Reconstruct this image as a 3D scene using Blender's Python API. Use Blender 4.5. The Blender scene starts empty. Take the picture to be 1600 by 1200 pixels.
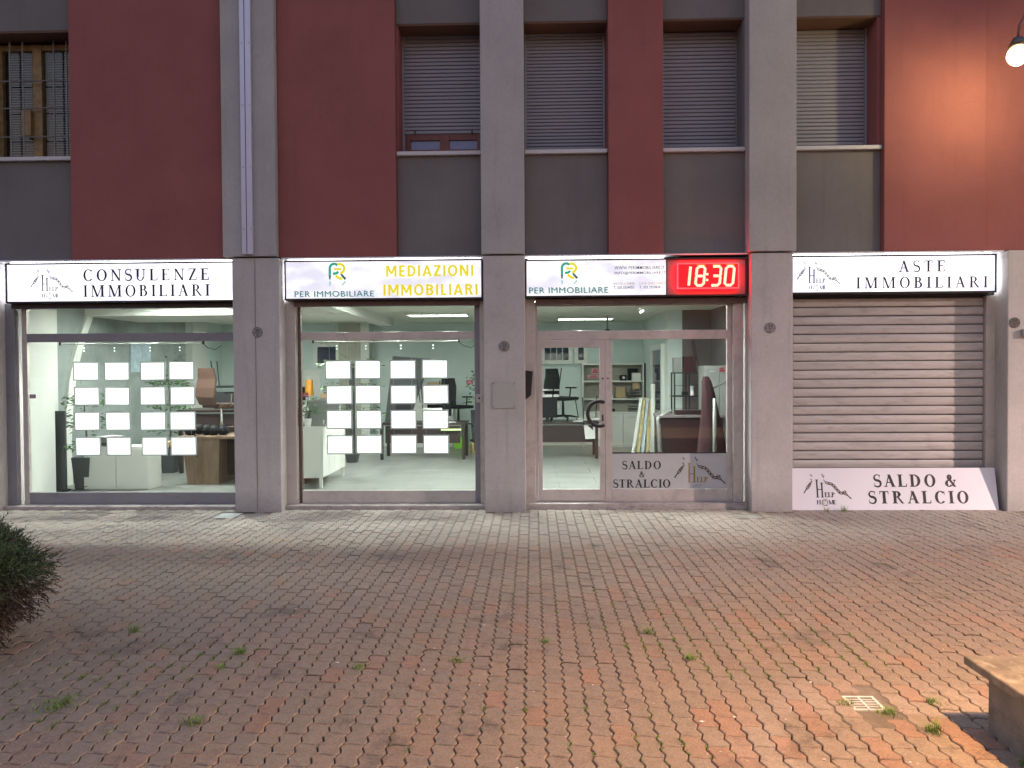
import bpy, bmesh, math, random
from mathutils import Matrix, Vector
random.seed(7)
PI = math.pi
sc = bpy.context.scene
COL = sc.collection

# ------------------------------------------------------------------ camera
cam_d = bpy.data.cameras.new('camera')
cam_d.sensor_width = 36.0
cam_d.lens = 27.0
cam_d.clip_start = 0.05
cam_d.clip_end = 900
cam = bpy.data.objects.new('camera', cam_d)
COL.objects.link(cam)
_r = Vector((0.99961069, 0.02721897, -0.00613192))
_u = Vector((0.00560596, 0.01935757, 0.99979691))
_f = Vector((-0.02733214, 0.99944205, -0.01919744))
m = Matrix.Identity(4)
for i in range(3):
    m[i][0], m[i][1], m[i][2] = _r[i], _u[i], -_f[i]
m[0][3], m[1][3], m[2][3] = 0.0, -10.0, 1.86
cam.matrix_world = m
sc.camera = cam

# ------------------------------------------------------------------ dusk sky
w = bpy.data.worlds.new("World")
sc.world = w
w.use_nodes = True
wn = w.node_tree
bg = wn.nodes['Background']
sky = wn.nodes.new('ShaderNodeTexSky')
sky.sky_type = 'NISHITA'
sky.sun_disc = False
sky.sun_elevation = math.radians(-2.0)
sky.sun_rotation = math.radians(15)
sky.ozone_density = 1.3
wn.links.new(sky.outputs[0], bg.inputs[0])
bg.inputs[1].default_value = 5.0
sc.view_settings.view_transform = 'Standard'
sc.view_settings.look = 'None'
sc.view_settings.gamma = 1.0
sc.view_settings.exposure = 0.18
sc.view_settings.use_curve_mapping = False
sc.cycles.use_denoising = True
sc.cycles.max_bounces = 8
sc.cycles.transparent_max_bounces = 12
sc.cycles.sample_clamp_indirect = 6.0
sc.cycles.caustics_reflective = False
sc.cycles.caustics_refractive = False

LAMP_W = (66, 2200, 90000)      # watts: facade lamp, lamp by the bench, far plaza lamp
ADDED_SPOT_W = 190                      # watts: each added spot inside the shop windows

# ------------------------------------------------------------------ materials
def newmat(name):
    mt = bpy.data.materials.new(name); mt.use_nodes = True
    nt = mt.node_tree
    return mt, nt, nt.nodes['Principled BSDF']

def N(nt, typ, **kw):
    n = nt.nodes.new(typ)
    for k, v in kw.items():
        if k in n.inputs: n.inputs[k].default_value = v
        else: setattr(n, k, v)
    return n

def noise(nt, scale, detail=4, rough=.55, stretch=None, world=True):
    tx = N(nt, 'ShaderNodeTexNoise'); tx.inputs['Scale'].default_value = scale
    tx.inputs['Detail'].default_value = detail; tx.inputs['Roughness'].default_value = rough
    if world:
        g = N(nt, 'ShaderNodeNewGeometry'); src = g.outputs['Position']
    else:
        g = N(nt, 'ShaderNodeTexCoord'); src = g.outputs['Object']
    if stretch:
        mp = N(nt, 'ShaderNodeMapping'); mp.inputs['Scale'].default_value = stretch
        nt.links.new(src, mp.inputs[0]); src = mp.outputs[0]
    nt.links.new(src, tx.inputs['Vector'])
    return tx.outputs['Fac']

def ramp(nt, fac, stops):
    r = N(nt, 'ShaderNodeValToRGB')
    el = r.color_ramp.elements
    while len(el) < len(stops): el.new(.5)
    for e, (p, c) in zip(el, stops):
        e.position = p
        e.color = (c, c, c, 1) if isinstance(c, (int, float)) else (*c, 1)
    nt.links.new(fac, r.inputs[0])
    return r.outputs[0]

def mixc(nt, fac, a, b, mode='MIX'):
    n = N(nt, 'ShaderNodeMix', data_type='RGBA', blend_type=mode)
    for s, v in ((n.inputs['Factor'], fac), (n.inputs['A'] if False else n.inputs[6], a), (n.inputs[7], b)):
        if isinstance(v, bpy.types.NodeSocket): nt.links.new(v, s)
        elif isinstance(v, (int, float)): s.default_value = v
        else: s.default_value = (*v, 1)
    return n.outputs[2]

def bump(nt, b, h, strength=.3, dist=.004):
    n = N(nt, 'ShaderNodeBump'); n.inputs['Strength'].default_value = strength
    n.inputs['Distance'].default_value = dist
    nt.links.new(h, n.inputs['Height']); nt.links.new(n.outputs[0], b.inputs['Normal'])

def mat(name, col, rough=.6, metal=0., var=.12, scale=3., fine=60., bst=.15, bd=.002, spec=.5, stretch=None, dirt=None):
    mt, nt, b = newmat(name)
    n1 = noise(nt, scale, 5, .6, stretch)
    c = tuple(col)
    lo = tuple(max(0, x * (1 - var)) for x in c); hi = tuple(min(1, x * (1 + var)) for x in c)
    co = ramp(nt, n1, [(.3, lo), (.7, hi)])
    if dirt:
        n3 = noise(nt, dirt[0], 6, .7, dirt[3] if len(dirt) > 3 else None)
        k = ramp(nt, n3, [(.5, 0.), (.75, dirt[2])])
        co = mixc(nt, k, co, dirt[1])
    nt.links.new(co, b.inputs['Base Color'])
    b.inputs['Roughness'].default_value = rough
    b.inputs['Metallic'].default_value = metal
    b.inputs['Specular IOR Level'].default_value = spec
    if bst:
        bump(nt, b, noise(nt, fine, 3), bst, bd)
    return mt

def emis(name, col, s, var=0., scale=2., col2=None, base=(.5, .5, .5)):
    mt, nt, b = newmat(name)
    b.inputs['Base Color'].default_value = (*base, 1); b.inputs['Roughness'].default_value = .4
    b.inputs['Emission Color'].default_value = (*col, 1); b.inputs['Emission Strength'].default_value = s
    if col2:
        n = noise(nt, scale, 3, .5, (1, 1, 2.2))
        nt.links.new(ramp(nt, n, [(.40, col), (.64, col2)]), b.inputs['Emission Color'])
    return mt

def plaster(name, col, grime=(.10, .09, .085)):
    mt, nt, b = newmat(name)
    n1 = noise(nt, 1.1, 6, .62)
    co = ramp(nt, n1, [(.3, tuple(x * .88 for x in col)), (.72, tuple(x * 1.1 for x in col))])
    n2 = noise(nt, 2.6, 6, .7, (3.0, 1, .25))          # rain streaks
    co = mixc(nt, ramp(nt, n2, [(.55, 0.), (.8, .28)]), co, grime)
    g = N(nt, 'ShaderNodeNewGeometry'); sx = N(nt, 'ShaderNodeSeparateXYZ')
    nt.links.new(g.outputs['Position'], sx.inputs[0])
    # splash dirt close to the pavement, ragged by noise
    mr = N(nt, 'ShaderNodeMapRange'); mr.inputs[1].default_value = .0; mr.inputs[2].default_value = .30
    mr.inputs[3].default_value = .62; mr.inputs[4].default_value = 0.
    nt.links.new(sx.outputs[2], mr.inputs[0])
    mu = N(nt, 'ShaderNodeMath', operation='MULTIPLY')
    nt.links.new(mr.outputs[0], mu.inputs[0]); nt.links.new(noise(nt, 9, 6, .7), mu.inputs[1])
    co = mixc(nt, mu.outputs[0], co, grime)
    co = mixc(nt, ramp(nt, noise(nt, 34, 4, .8), [(.35, 0.), (.68, .16)]), co, grime)
    co = mixc(nt, ramp(nt, noise(nt, 5.5, 6, .75, (1, 1, .6)), [(.60, 0.), (.74, .22)]), co, grime)
    nt.links.new(co, b.inputs['Base Color'])
    b.inputs['Roughness'].default_value = .88; b.inputs['Specular IOR Level'].default_value = .25
    bump(nt, b, noise(nt, 140, 4, .7), .45, .0035)
    return mt

M = {}
M['pillar'] = plaster('beige grey plaster', (.52, .495, .48))
M['pillar_up'] = plaster('pale grey render', (.45, .435, .43))
M['red'] = plaster('brick red render', (.31, .110, .104), (.15, .055, .05))
M['dgrey'] = plaster('dark grey render', (.19, .178, .175), (.08, .08, .08))
M['soffit'] = plaster('white soffit paint', (.78, .78, .80), (.5, .5, .5))
M['reveal'] = mat('brown reveal paint', (.12, .06, .035), .8)
M['sill'] = mat('white stone sill', (.55, .54, .56), .5, var=.08)
M['slat'] = mat('grey shutter plastic', (.27, .265, .30), .45, var=.06, scale=1.2, stretch=(1, 1, 30), fine=90, bst=.08)
M['wood_red'] = mat('red brown window wood', (.16, .04, .03), .45, var=.25, scale=20)
M['wood_ochre'] = mat('ochre painted wood', (.23, .15, .05), .5, var=.3, scale=14, dirt=(8, (.08, .05, .03), .7))
M['iron'] = mat('painted iron', (.22, .21, .20), .5, .3, dirt=(20, (.12, .06, .03), .6))
M['dark'] = mat('dark interior', (.008, .008, .009), .8, bst=0)
M['blackmetal'] = mat('black painted metal', (.018, .017, .019), .38, .0, var=.2, dirt=(9, (.06, .055, .05), .4))
M['brownmetal'] = mat('brown dusty metal', (.13, .085, .075), .5, .3, var=.2, dirt=(7, (.04, .03, .03), .7, (1, 1, 3)))
M['alu'] = mat('grey anodised aluminium', (.54, .50, .47), .42, .2, var=.1, scale=2, stretch=(1, 1, .3), fine=200, bst=.05, dirt=(6, (.2, .18, .17), .45))
M['alu_dark'] = mat('dark grey aluminium', (.25, .25, .28), .42, .2, var=.1, dirt=(6, (.12, .11, .11), .5))
M['duct'] = mat('pale lacquered sheet metal', (.52, .53, .66), .4, .35, var=.06, scale=1)
M['shutter'] = mat('galvanised shutter steel', (.45, .43, .42), .5, .2, var=.14, scale=1.6, stretch=(.5, 1, 9), fine=120, bst=.1, dirt=(3.5, (.2, .165, .15), .55, (1, 1, 5)))
M['marble'] = mat('worn threshold marble', (.40, .36, .34), .5, var=.2, scale=6, dirt=(9, (.12, .10, .09), .9, (1, 1, 4)))
M['lit_white'] = emis('backlit acrylic white', (1, 1, 1.0), 1.25, col2=(.62, .63, .80), scale=2.2)
M['lit_soft'] = emis('backlit acrylic lavender', (1.0, 1.0, 1.0), 0.86, col2=(.66, .66, .79), scale=2.6)
M['leak'] = emis('light leaking strip', (.93, .93, 1), 9.0)
M['ink'] = mat('dark violet ink', (.030, .024, .045), .6, bst=0)
M['ink_grey'] = emis('backlit grey ink', (.045, .045, .08), .8, base=(.03, .03, .04))
M['ink_gold'] = emis('backlit gold ink', (.22, .18, .06), .8, base=(.2, .18, .08))
M['ink_yellow'] = emis('backlit yellow film', (.60, .50, .015), .95, base=(.5, .45, .03))
M['ink_green'] = emis('backlit green film', (.02, .28, .19), .9, base=(.02, .2, .15))
M['ink_teal'] = emis('backlit dark teal film', (.045, .11, .12), .9, base=(.02, .06, .06))
M['ink_teal_pale'] = emis('backlit pale teal film', (.34, .50, .49), .95, base=(.2, .3, .3))
M['black'] = mat('matte black', (.012, .011, .013), .55, bst=0)
M['gold'] = mat('gold print', (.30, .20, .06), .5, bst=0)
M['board'] = mat('white composite board', (.72, .72, .78), .35, var=.03, scale=2, bst=0)
M['film'] = mat('grey white window film', (.48, .49, .50), .45, var=.05, scale=3, bst=0)
M['led_face'] = emis('red lit clock window', (1.0, .0003, .0008), 20.0, base=(.02, .002, .002))
M['led'] = emis('white hot red digits', (1.0, .034, .020), 30.0, base=(.6, .1, .1))
M['led_dim'] = emis('orange segment edge', (1.0, .025, .001), 8.0, base=(.6, .1, .05))
M['housing_red'] = emis('red translucent clock housing', (1.0, .0012, .008), 13.0, base=(.05, .002, .002))
M['clock_case'] = mat('pale clock case', (.55, .45, .45), .4)
M['signback'] = mat('taupe blank panel', (.26, .21, .20), .6, var=.1)
M['card'] = emis('lit display card', (1, 1, .98), 1.7)
M['card_frame'] = emis('glowing acrylic edge', (.9, .95, .95), .26, base=(.22, .22, .22))
M['card_print'] = emis('pale blue card print', (.33, .36, .62), .9)
M['wire'] = mat('steel wire', (.5, .5, .5), .3, .9, bst=0)
M['ceil_dim'] = emis('dim louvre diffuser', (.93, 1.0, .92), 4.0)
M['ceil_lit'] = emis('ceiling light diffuser', (.98, 1.0, .97), 62.0)
M['spot_lit'] = emis('warm spot lens', (1.0, .93, .75), 14.0)
M['glow_dot'] = emis('tiny glowing dot', (.95, 1, .95), 5.0)
M['wall_teal'] = mat('pale teal wall paint', (.55, .635, .61), .85, var=.05, scale=1)
M['wall_venetian'] = mat('mottled grey green plaster', (.23, .265, .25), .6, var=.22, scale=1.6, dirt=(2.5, (.33, .37, .35), .5))
M['wall_cream'] = mat('cream wall paint', (.60, .62, .575), .8, var=.03)
M['wall_beige'] = mat('beige interior wall', (.38, .37, .31), .8)
M['wall_dull'] = mat('dull brown grey wall', (.13, .11, .11), .85)
M['ceiling'] = mat('ceiling paint', (.58, .62, .55), .85, var=.03)
M['tile'] = mat('grey green stone tile', (.255, .27, .25), .3, var=.2, scale=2.2, fine=30, bst=.05, dirt=(3, (.24, .25, .23), .5))
M['grout'] = mat('tile grout', (.2, .21, .19), .8)
M['white_furn'] = mat('white lacquer', (.66, .675, .63), .4, var=.03, bst=0)
M['wenge'] = mat('dark wenge wood', (.035, .022, .02), .35, var=.4, scale=6, stretch=(.4, 1, 8))
M['walnut'] = mat('warm brown wood', (.19, .125, .08), .5, var=.35, scale=5, stretch=(4, 1, .5), fine=50)
M['leather'] = mat('brown woven leather', (.095, .050, .036), .6, var=.2, scale=30)
M['chrome'] = mat('chrome', (.7, .7, .7), .15, 1., bst=0)
M['blackplastic'] = mat('black plastic', (.010, .011, .012), .6, bst=0, spec=.25)
M['mesh_fabric'] = mat('dark mesh fabric', (.02, .022, .022), .8, var=.3, scale=90)
M['seat_white'] = mat('white seat shell', (.7, .7, .68), .4, bst=0)
M['potdark'] = mat('anthracite planter', (.055, .062, .065), .5, bst=0)
M['leaf'] = mat('leaf green', (.06, .12, .045), .5, var=.4, scale=12)
M['bark'] = mat('brown stem', (.08, .055, .035), .8)
M['cardboard'] = mat('cardboard', (.42, .31, .17), .8, var=.1)
M['burgundy'] = mat('dark burgundy cloth', (.035, .008, .012), .85, var=.3, scale=8)
M['cab_dark'] = mat('dark cabinet veneer', (.022, .008, .010), .4, var=.3)
M['locker'] = mat('pale grey steel locker', (.22, .23, .22), .45, .2)
M['panel_gold'] = mat('yellowed protective film', (.42, .34, .14), .4, var=.3, scale=9)
M['panel_blue'] = mat('pale blue film', (.38, .47, .52), .4, var=.2, scale=9)
M['lime'] = mat('lime green plastic', (.25, .62, .05), .5, bst=0)
M['lime_lit'] = emis('lime lit strip', (.65, 1.0, .15), .9)
M['orange'] = mat('orange shade', (.75, .33, .04), .5, bst=0)
M['stick_red'] = mat('red sticker', (.45, .05, .06), .5, bst=0)
M['stick_pink'] = mat('pale pink sticker', (.62, .42, .42), .5, bst=0)
M['stick_purple'] = mat('purple grey sticker', (.12, .08, .16), .5, bst=0)
M['plaque'] = mat('grey green metal plate', (.44, .46, .44), .4, .3, var=.05)
M['tileplate'] = mat('faded enamel number plate', (.27, .25, .25), .5, var=.15, scale=20)
M['tileplate_dark'] = mat('tarnished number plate', (.10, .085, .08), .5, var=.4, scale=40)
M['grate'] = mat('white cast grate', (.74, .70, .64), .5, var=.1, scale=20, dirt=(25, (.35, .3, .22), .4))
M['cover_pale'] = mat('pale metal cover', (.34, .35, .35), .4, .3, dirt=(20, (.3, .28, .26), .6))
M['concrete'] = mat('weathered concrete', (.235, .215, .185), .85, var=.3, scale=3.2, fine=70, bst=.5, bd=.006, dirt=(4, (.06, .055, .05), .85, (1, 1, 1.6)))
M['benchtop'] = mat('veined stone slab', (.20, .165, .125), .6, var=.3, scale=7, fine=50, bst=.3, bd=.004, dirt=(9, (.46, .40, .31), .8, (1.6, 1, 1)))
M['lamp_post'] = mat('grey lamp steel', (.12, .12, .12), .45, .5)
M['arm_red'] = mat('rust red lamp bracket', (.20, .085, .065), .6, dirt=(12, (.1, .05, .04), .6))
M['petal'] = mat('dry white petals', (.75, .70, .62), .7, bst=0)
M['grass'] = mat('grass blades', (.16, .27, .04), .6, var=.5, scale=18, bst=0)
M['moss'] = mat('joint moss', (.15, .21, .04), .8, var=.5, scale=18, bst=0)
M['mortar'] = mat('sandy mortar infill', (.20, .165, .13), .9, var=.3, scale=9, fine=90, bst=.5, bd=.004, dirt=(7, (.07, .09, .03), .7))
M['asphalt'] = mat('asphalt', (.05, .05, .05), .9, var=.2)
M['sodium'] = emis('sodium lamp glass', (1.0, .62, .20), 12.0)

def glass_mat(name, tint=(.94, .97, .95)):
    mt = bpy.data.materials.new(name); mt.use_nodes = True
    nt = mt.node_tree; nt.nodes.clear()
    o = N(nt, 'ShaderNodeOutputMaterial'); mx = N(nt, 'ShaderNodeMixShader')
    t = N(nt, 'ShaderNodeBsdfTransparent'); t.inputs[0].default_value = (*tint, 1)
    g = N(nt, 'ShaderNodeBsdfGlossy'); g.inputs['Roughness'].default_value = .01
    lw = N(nt, 'ShaderNodeLayerWeight'); lw.inputs[0].default_value = .5
    pw = N(nt, 'ShaderNodeMath', operation='POWER'); pw.inputs[1].default_value = 5.0; nt.links.new(lw.outputs['Facing'], pw.inputs[0])
    f = N(nt, 'ShaderNodeMath', operation='MULTIPLY_ADD'); f.inputs[1].default_value = .9; f.inputs[2].default_value = .035; nt.links.new(pw.outputs[0], f.inputs[0])
    nt.links.new(f.outputs[0], mx.inputs[0]); nt.links.new(t.outputs[0], mx.inputs[1])
    nt.links.new(g.outputs[0], mx.inputs[2]); nt.links.new(mx.outputs[0], o.inputs[0])
    return mt
M['glass'] = glass_mat('shop glass')
M['glass_blue'] = mat('pane with painted blue reflection', (.15, .19, .36), .15, .0, bst=0)  # blue reflection on the panes put into their colour
M['glass_up'] = mat('dusky window glass', (.03, .04, .07), .06, .0, bst=0, spec=1.0)

def paver_mat(name, per_object):
    mt, nt, b = newmat(name)
    if per_object:
        oi = N(nt, 'ShaderNodeObjectInfo'); rnd = oi.outputs['Random']
    else:
        g0 = N(nt, 'ShaderNodeNewGeometry'); rnd = g0.outputs['Random Per Island']
    base = ramp(nt, rnd, [(0., (.32, .238, .172)), (.25, (.365, .268, .192)), (.5, (.315, .243, .182)),
                          (.75, (.375, .268, .190)), (.92, (.375, .242, .164)), (.99, (.40, .228, .148)), (1., (.265, .215, .17))])
    # paler strip before the shops: their light on the ground painted into the stones
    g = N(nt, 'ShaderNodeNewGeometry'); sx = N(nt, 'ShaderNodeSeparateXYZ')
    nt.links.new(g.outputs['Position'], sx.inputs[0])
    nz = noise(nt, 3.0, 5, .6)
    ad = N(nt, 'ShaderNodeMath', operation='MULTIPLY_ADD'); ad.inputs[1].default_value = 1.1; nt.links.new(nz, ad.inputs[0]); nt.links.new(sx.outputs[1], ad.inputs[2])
    shop_glow = N(nt, 'ShaderNodeMapRange'); shop_glow.inputs[1].default_value = -1.75; shop_glow.inputs[2].default_value = -.6
    nt.links.new(ad.outputs[0], shop_glow.inputs[0])
    mulb = N(nt, 'ShaderNodeMath', operation='MULTIPLY'); mulb.inputs[1].default_value = .92; nt.links.new(shop_glow.outputs[0], mulb.inputs[0])
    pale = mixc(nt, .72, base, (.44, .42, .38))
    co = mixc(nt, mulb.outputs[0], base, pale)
    # broad reddish and grey drifts
    co = mixc(nt, ramp(nt, noise(nt, .45, 3, .5), [(.42, 0.), (.62, .55)]), co, mixc(nt, .5, co, (.22, .18, .145)))
    # newer sandy stones laid round the drain and towards the bench
    ds = N(nt, 'ShaderNodeVectorMath', operation='DISTANCE'); ds.inputs[1].default_value = (2.1, -6.7, 0)
    nt.links.new(g.outputs['Position'], ds.inputs[0])
    dn = N(nt, 'ShaderNodeMath', operation='MULTIPLY_ADD'); dn.inputs[1].default_value = .7
    nt.links.new(noise(nt, 1.6, 3, .5), dn.inputs[0]); nt.links.new(ds.outputs['Value'], dn.inputs[2])
    mr2 = N(nt, 'ShaderNodeMapRange'); mr2.inputs[1].default_value = 1.75; mr2.inputs[2].default_value = 1.45; mr2.inputs[3].default_value = 0.; mr2.inputs[4].default_value = .75
    nt.links.new(dn.outputs[0], mr2.inputs[0])
    co = mixc(nt, mr2.outputs[0], co, ramp(nt, rnd, [(0., (.40, .32, .26)), (.72, (.43, .34, .27)), (.8, (.44, .26, .19)), (1., (.40, .24, .17))]))
    # dark old stains
    st = ramp(nt, noise(nt, 1.7, 6, .7, (1, .8, 1)), [(.575, 0.), (.67, .68)])
    co = mixc(nt, st, co, (.085, .07, .065))
    # speckle
    sp = ramp(nt, noise(nt, 75, 3, .85), [(.34, 0.), (.66, 1.)])
    co = mixc(nt, sp, mixc(nt, .34, co, (.055, .045, .04)), mixc(nt, .17, co, (.62, .52, .42)))
    co = mixc(nt, ramp(nt, noise(nt, 14, 5, .7), [(.45, 0.), (.72, .38)]), co, (.12, .095, .08))
    # moss film
    ms = ramp(nt, noise(nt, 2.4, 6, .75), [(.62, 0.), (.80, .5)])
    co = mixc(nt, ms, co, (.10, .12, .05))
    nt.links.new(co, b.inputs['Base Color'])
    b.inputs['Roughness'].default_value = .84; b.inputs['Specular IOR Level'].default_value = .3
    bump(nt, b, noise(nt, 190, 4, .8), .75, .004)
    return mt
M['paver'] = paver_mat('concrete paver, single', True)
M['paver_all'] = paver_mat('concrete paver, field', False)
M['joint'] = mat('sand and moss joints', (.065, .055, .042), .95, var=.4, scale=6, dirt=(1.5, (.05, .075, .018), .95))

def foliage_mat():
    mt, nt, b = newmat('shrub foliage')
    g = N(nt, 'ShaderNodeNewGeometry')
    sx = N(nt, 'ShaderNodeSeparateXYZ'); nt.links.new(g.outputs['Position'], sx.inputs[0])
    nz = noise(nt, 2.6, 4)
    ad = N(nt, 'ShaderNodeMath', operation='MULTIPLY_ADD'); ad.inputs[1].default_value = .55
    nt.links.new(nz, ad.inputs[0]); nt.links.new(sx.outputs[2], ad.inputs[2])
    green = ramp(nt, g.outputs['Random Per Island'], [(0., (.022, .040, .016)), (.6, (.060, .092, .034)), (1., (.13, .17, .065))])
    dead = ramp(nt, g.outputs['Random Per Island'], [(0., (.030, .020, .012)), (.6, (.062, .036, .020)), (1., (.13, .075, .038))])
    nt.links.new(mixc(nt, ramp(nt, ad.outputs[0], [(.66, 0.), (.88, 1.)]), dead, green), b.inputs['Base Color'])
    b.inputs['Roughness'].default_value = .7
    return mt
M['foliage'] = foliage_mat()

# ------------------------------------------------------------------ mesh helpers
class MB:
    def __init__(s): s.v = []; s.f = []
    def add(s, vs, fs):
        o = len(s.v); s.v += [tuple(p) for p in vs]; s.f += [tuple(i + o for i in f) for f in fs]; return s
    def box(s, x0, x1, y0, y1, z0, z1):
        vs = [(x, y, z) for x in (x0, x1) for y in (y0, y1) for z in (z0, z1)]
        return s.add(vs, [(0, 1, 3, 2), (4, 6, 7, 5), (0, 4, 5, 1), (2, 3, 7, 6), (0, 2, 6, 4), (1, 5, 7, 3)])
    def hexa(s, b, t):          # bottom 4 pts, top 4 pts (ccw)
        return s.add(list(b) + list(t), [(3, 2, 1, 0), (4, 5, 6, 7), (0, 1, 5, 4), (1, 2, 6, 5), (2, 3, 7, 6), (3, 0, 4, 7)])
    def tube(s, pts, r, n=8, caps=True):
        pts = [Vector(p) for p in pts]; rs = r if isinstance(r, (list, tuple)) else [r] * len(pts)
        o = len(s.v); pu = None
        for i, p in enumerate(pts):
            d = (pts[min(i + 1, len(pts) - 1)] - pts[max(i - 1, 0)])
            d = d.normalized() if d.length > 1e-9 else Vector((0, 0, 1))
            if pu is None: pu = d.orthogonal().normalized()
            else:
                pu = pu - d * pu.dot(d); pu = pu.normalized() if pu.length > 1e-6 else d.orthogonal().normalized()
            q = d.cross(pu)
            for k in range(n):
                a = 2 * PI * k / n
                s.v.append(tuple(p + (pu * math.cos(a) + q * math.sin(a)) * rs[i]))
        for i in range(len(pts) - 1):
            for k in range(n):
                a, b = o + i * n + k, o + i * n + (k + 1) % n
                s.f.append((a, b, b + n, a + n))
        if caps:
            s.f.append(tuple(o + k for k in range(n))[::-1]); s.f.append(tuple(o + (len(pts) - 1) * n + k for k in range(n)))
        return s
    def cyl(s, x, y, z0, z1, r, n=16, r2=None):
        return s.tube([(x, y, z0), (x, y, z1)], [r, r if r2 is None else r2], n)
    def cyly(s, x, z, y0, y1, r, n=20):
        return s.tube([(x, y0, z), (x, y1, z)], r, n)
    def quad(s, a, b, c, d): return s.add([a, b, c, d], [(0, 1, 2, 3)])
    def sphere(s, c, r, n=12, k=8):
        pts = []; o = len(s.v)
        for i in range(k + 1):
            t = PI * i / k
            for j in range(n):
                a = 2 * PI * j / n
                s.v.append((c[0] + r * math.sin(t) * math.cos(a), c[1] + r * math.sin(t) * math.sin(a), c[2] + r * math.cos(t)))
        for i in range(k):
            for j in range(n):
                s.f.append((o + i * n + j, o + (i + 1) * n + j, o + (i + 1) * n + (j + 1) % n, o + i * n + (j + 1) % n))
        return s
    def mesh(s, name, mt, smooth=False):
        me = bpy.data.meshes.new(name); me.from_pydata(s.v, [], s.f); me.update()
        bm = bmesh.new(); bm.from_mesh(me); bmesh.ops.recalc_face_normals(bm, faces=bm.faces); bm.to_mesh(me); bm.free()
        if mt is not None: me.materials.append(M[mt] if isinstance(mt, str) else mt)
        if smooth:
            for p in me.polygons: p.use_smooth = True
        return me
    def build(s, name, mt, parent=None, bevel=0., smooth=False, loc=None, rot=None, **props):
        o = bpy.data.objects.new(name, s.mesh(name, mt, smooth)); COL.objects.link(o)
        if parent: o.parent = parent
        if loc: o.location = loc
        if rot: o.rotation_euler = rot
        if bevel:
            md = o.modifiers.new('edge', 'BEVEL'); md.width = bevel; md.segments = 2; md.limit_method = 'ANGLE'
        for k, v in props.items(): o[k] = v
        return o

def B(x0, x1, y0, y1, z0, z1): return MB().box(x0, x1, y0, y1, z0, z1)

def thing(name, label, cat, loc=(0, 0, 0), rz=0., group=None, rot=None):
    o = bpy.data.objects.new(name, None); COL.objects.link(o); o.empty_display_size = .1
    o.location = loc; o.rotation_euler = rot if rot else (0, 0, rz)
    o['label'] = label; o['category'] = cat
    if group: o['group'] = group
    return o
def tag(o, label, cat, group=None):
    o['label'] = label; o['category'] = cat
    if group: o['group'] = group
    return o
def inst(src, parent=None, loc=None, rot=None):
    c = src.copy(); COL.objects.link(c); c.parent = parent
    if loc is not None: c.location = loc
    if rot is not None: c.rotation_euler = rot
    return c
def copy_thing(root, loc, label, rz=None, rot=None):
    r = root.copy(); COL.objects.link(r); r.location = loc; r['label'] = label
    if rz is not None: r.rotation_euler = (0, 0, rz)
    if rot is not None: r.rotation_euler = rot
    for ch in root.children:
        c = ch.copy(); COL.objects.link(c); c.parent = r
        for g in ch.children:
            d = g.copy(); COL.objects.link(d); d.parent = c
    return r

# ------------------------------------------------------------------ ground and pavement
gr = MB(); gr.quad((-250, -250, -.06), (250, -250, -.06), (250, 250, -.06), (-250, 250, -.06))
gr.build('ground', 'asphalt', kind='structure')
pave = B(-11.5, 11.5, -9.2, .28, -.055, -.019).build('pavement', 'joint', kind='structure')

PW, PL, AZ, AS, GAP = .1125, .215, .0095, .0052, .0068
def zig(y):                      # zigzag long joint, two teeth per stone
    t = (y / (PL / 2)) % 1.0
    return AZ * (4 * t if t < .25 else (2 - 4 * t if t < .75 else 4 * t - 4))
def outline(inset):
    pts = []
    def sj(x): return AS * math.sin(2 * PI * (x + PW / 2) / PW)
    h, g = PW / 2, GAP / 2 + inset
    for k in range(1, 4):
        x = -h + PW * k / 4; pts.append((x, sj(x) + g))
    pts.append((h - g, g))
    for y in (PL / 8, 3 * PL / 8, 5 * PL / 8, 7 * PL / 8): pts.append((h - g + zig(y), y))
    pts.append((h - g, PL - g))
    for k in range(3, 0, -1):
        x = -h + PW * k / 4; pts.append((x, PL + sj(x) - g))
    pts.append((-h + g, PL - g))
    for y in (7 * PL / 8, 5 * PL / 8, 3 * PL / 8, PL / 8): pts.append((-h + g + zig(y), y))
    pts.append((-h + g, g))
    return pts
OUT, INS = outline(0), outline(.0042)
n_o = len(OUT)
def paver_geo(mb, cx, y0, dz=0., tx=0., ty=0., deep=False):
    def P(p, z):
        return (cx + p[0], y0 + p[1], z + dz + tx * p[0] + ty * (p[1] - PL / 2))
    vs = [P(p, 0.) for p in INS] + [P(p, -.0058) for p in OUT]
    fs = [tuple(range(n_o))] + [(k, k + n_o, (k + 1) % n_o + n_o, (k + 1) % n_o) for k in range(n_o)]
    if deep:
        vs += [P(p, -.022) for p in OUT]
        fs += [(k + n_o, k + 2 * n_o, (k + 1) % n_o + 2 * n_o, (k + 1) % n_o + n_o) for k in range(n_o)]
    mb.add(vs, fs)

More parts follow.
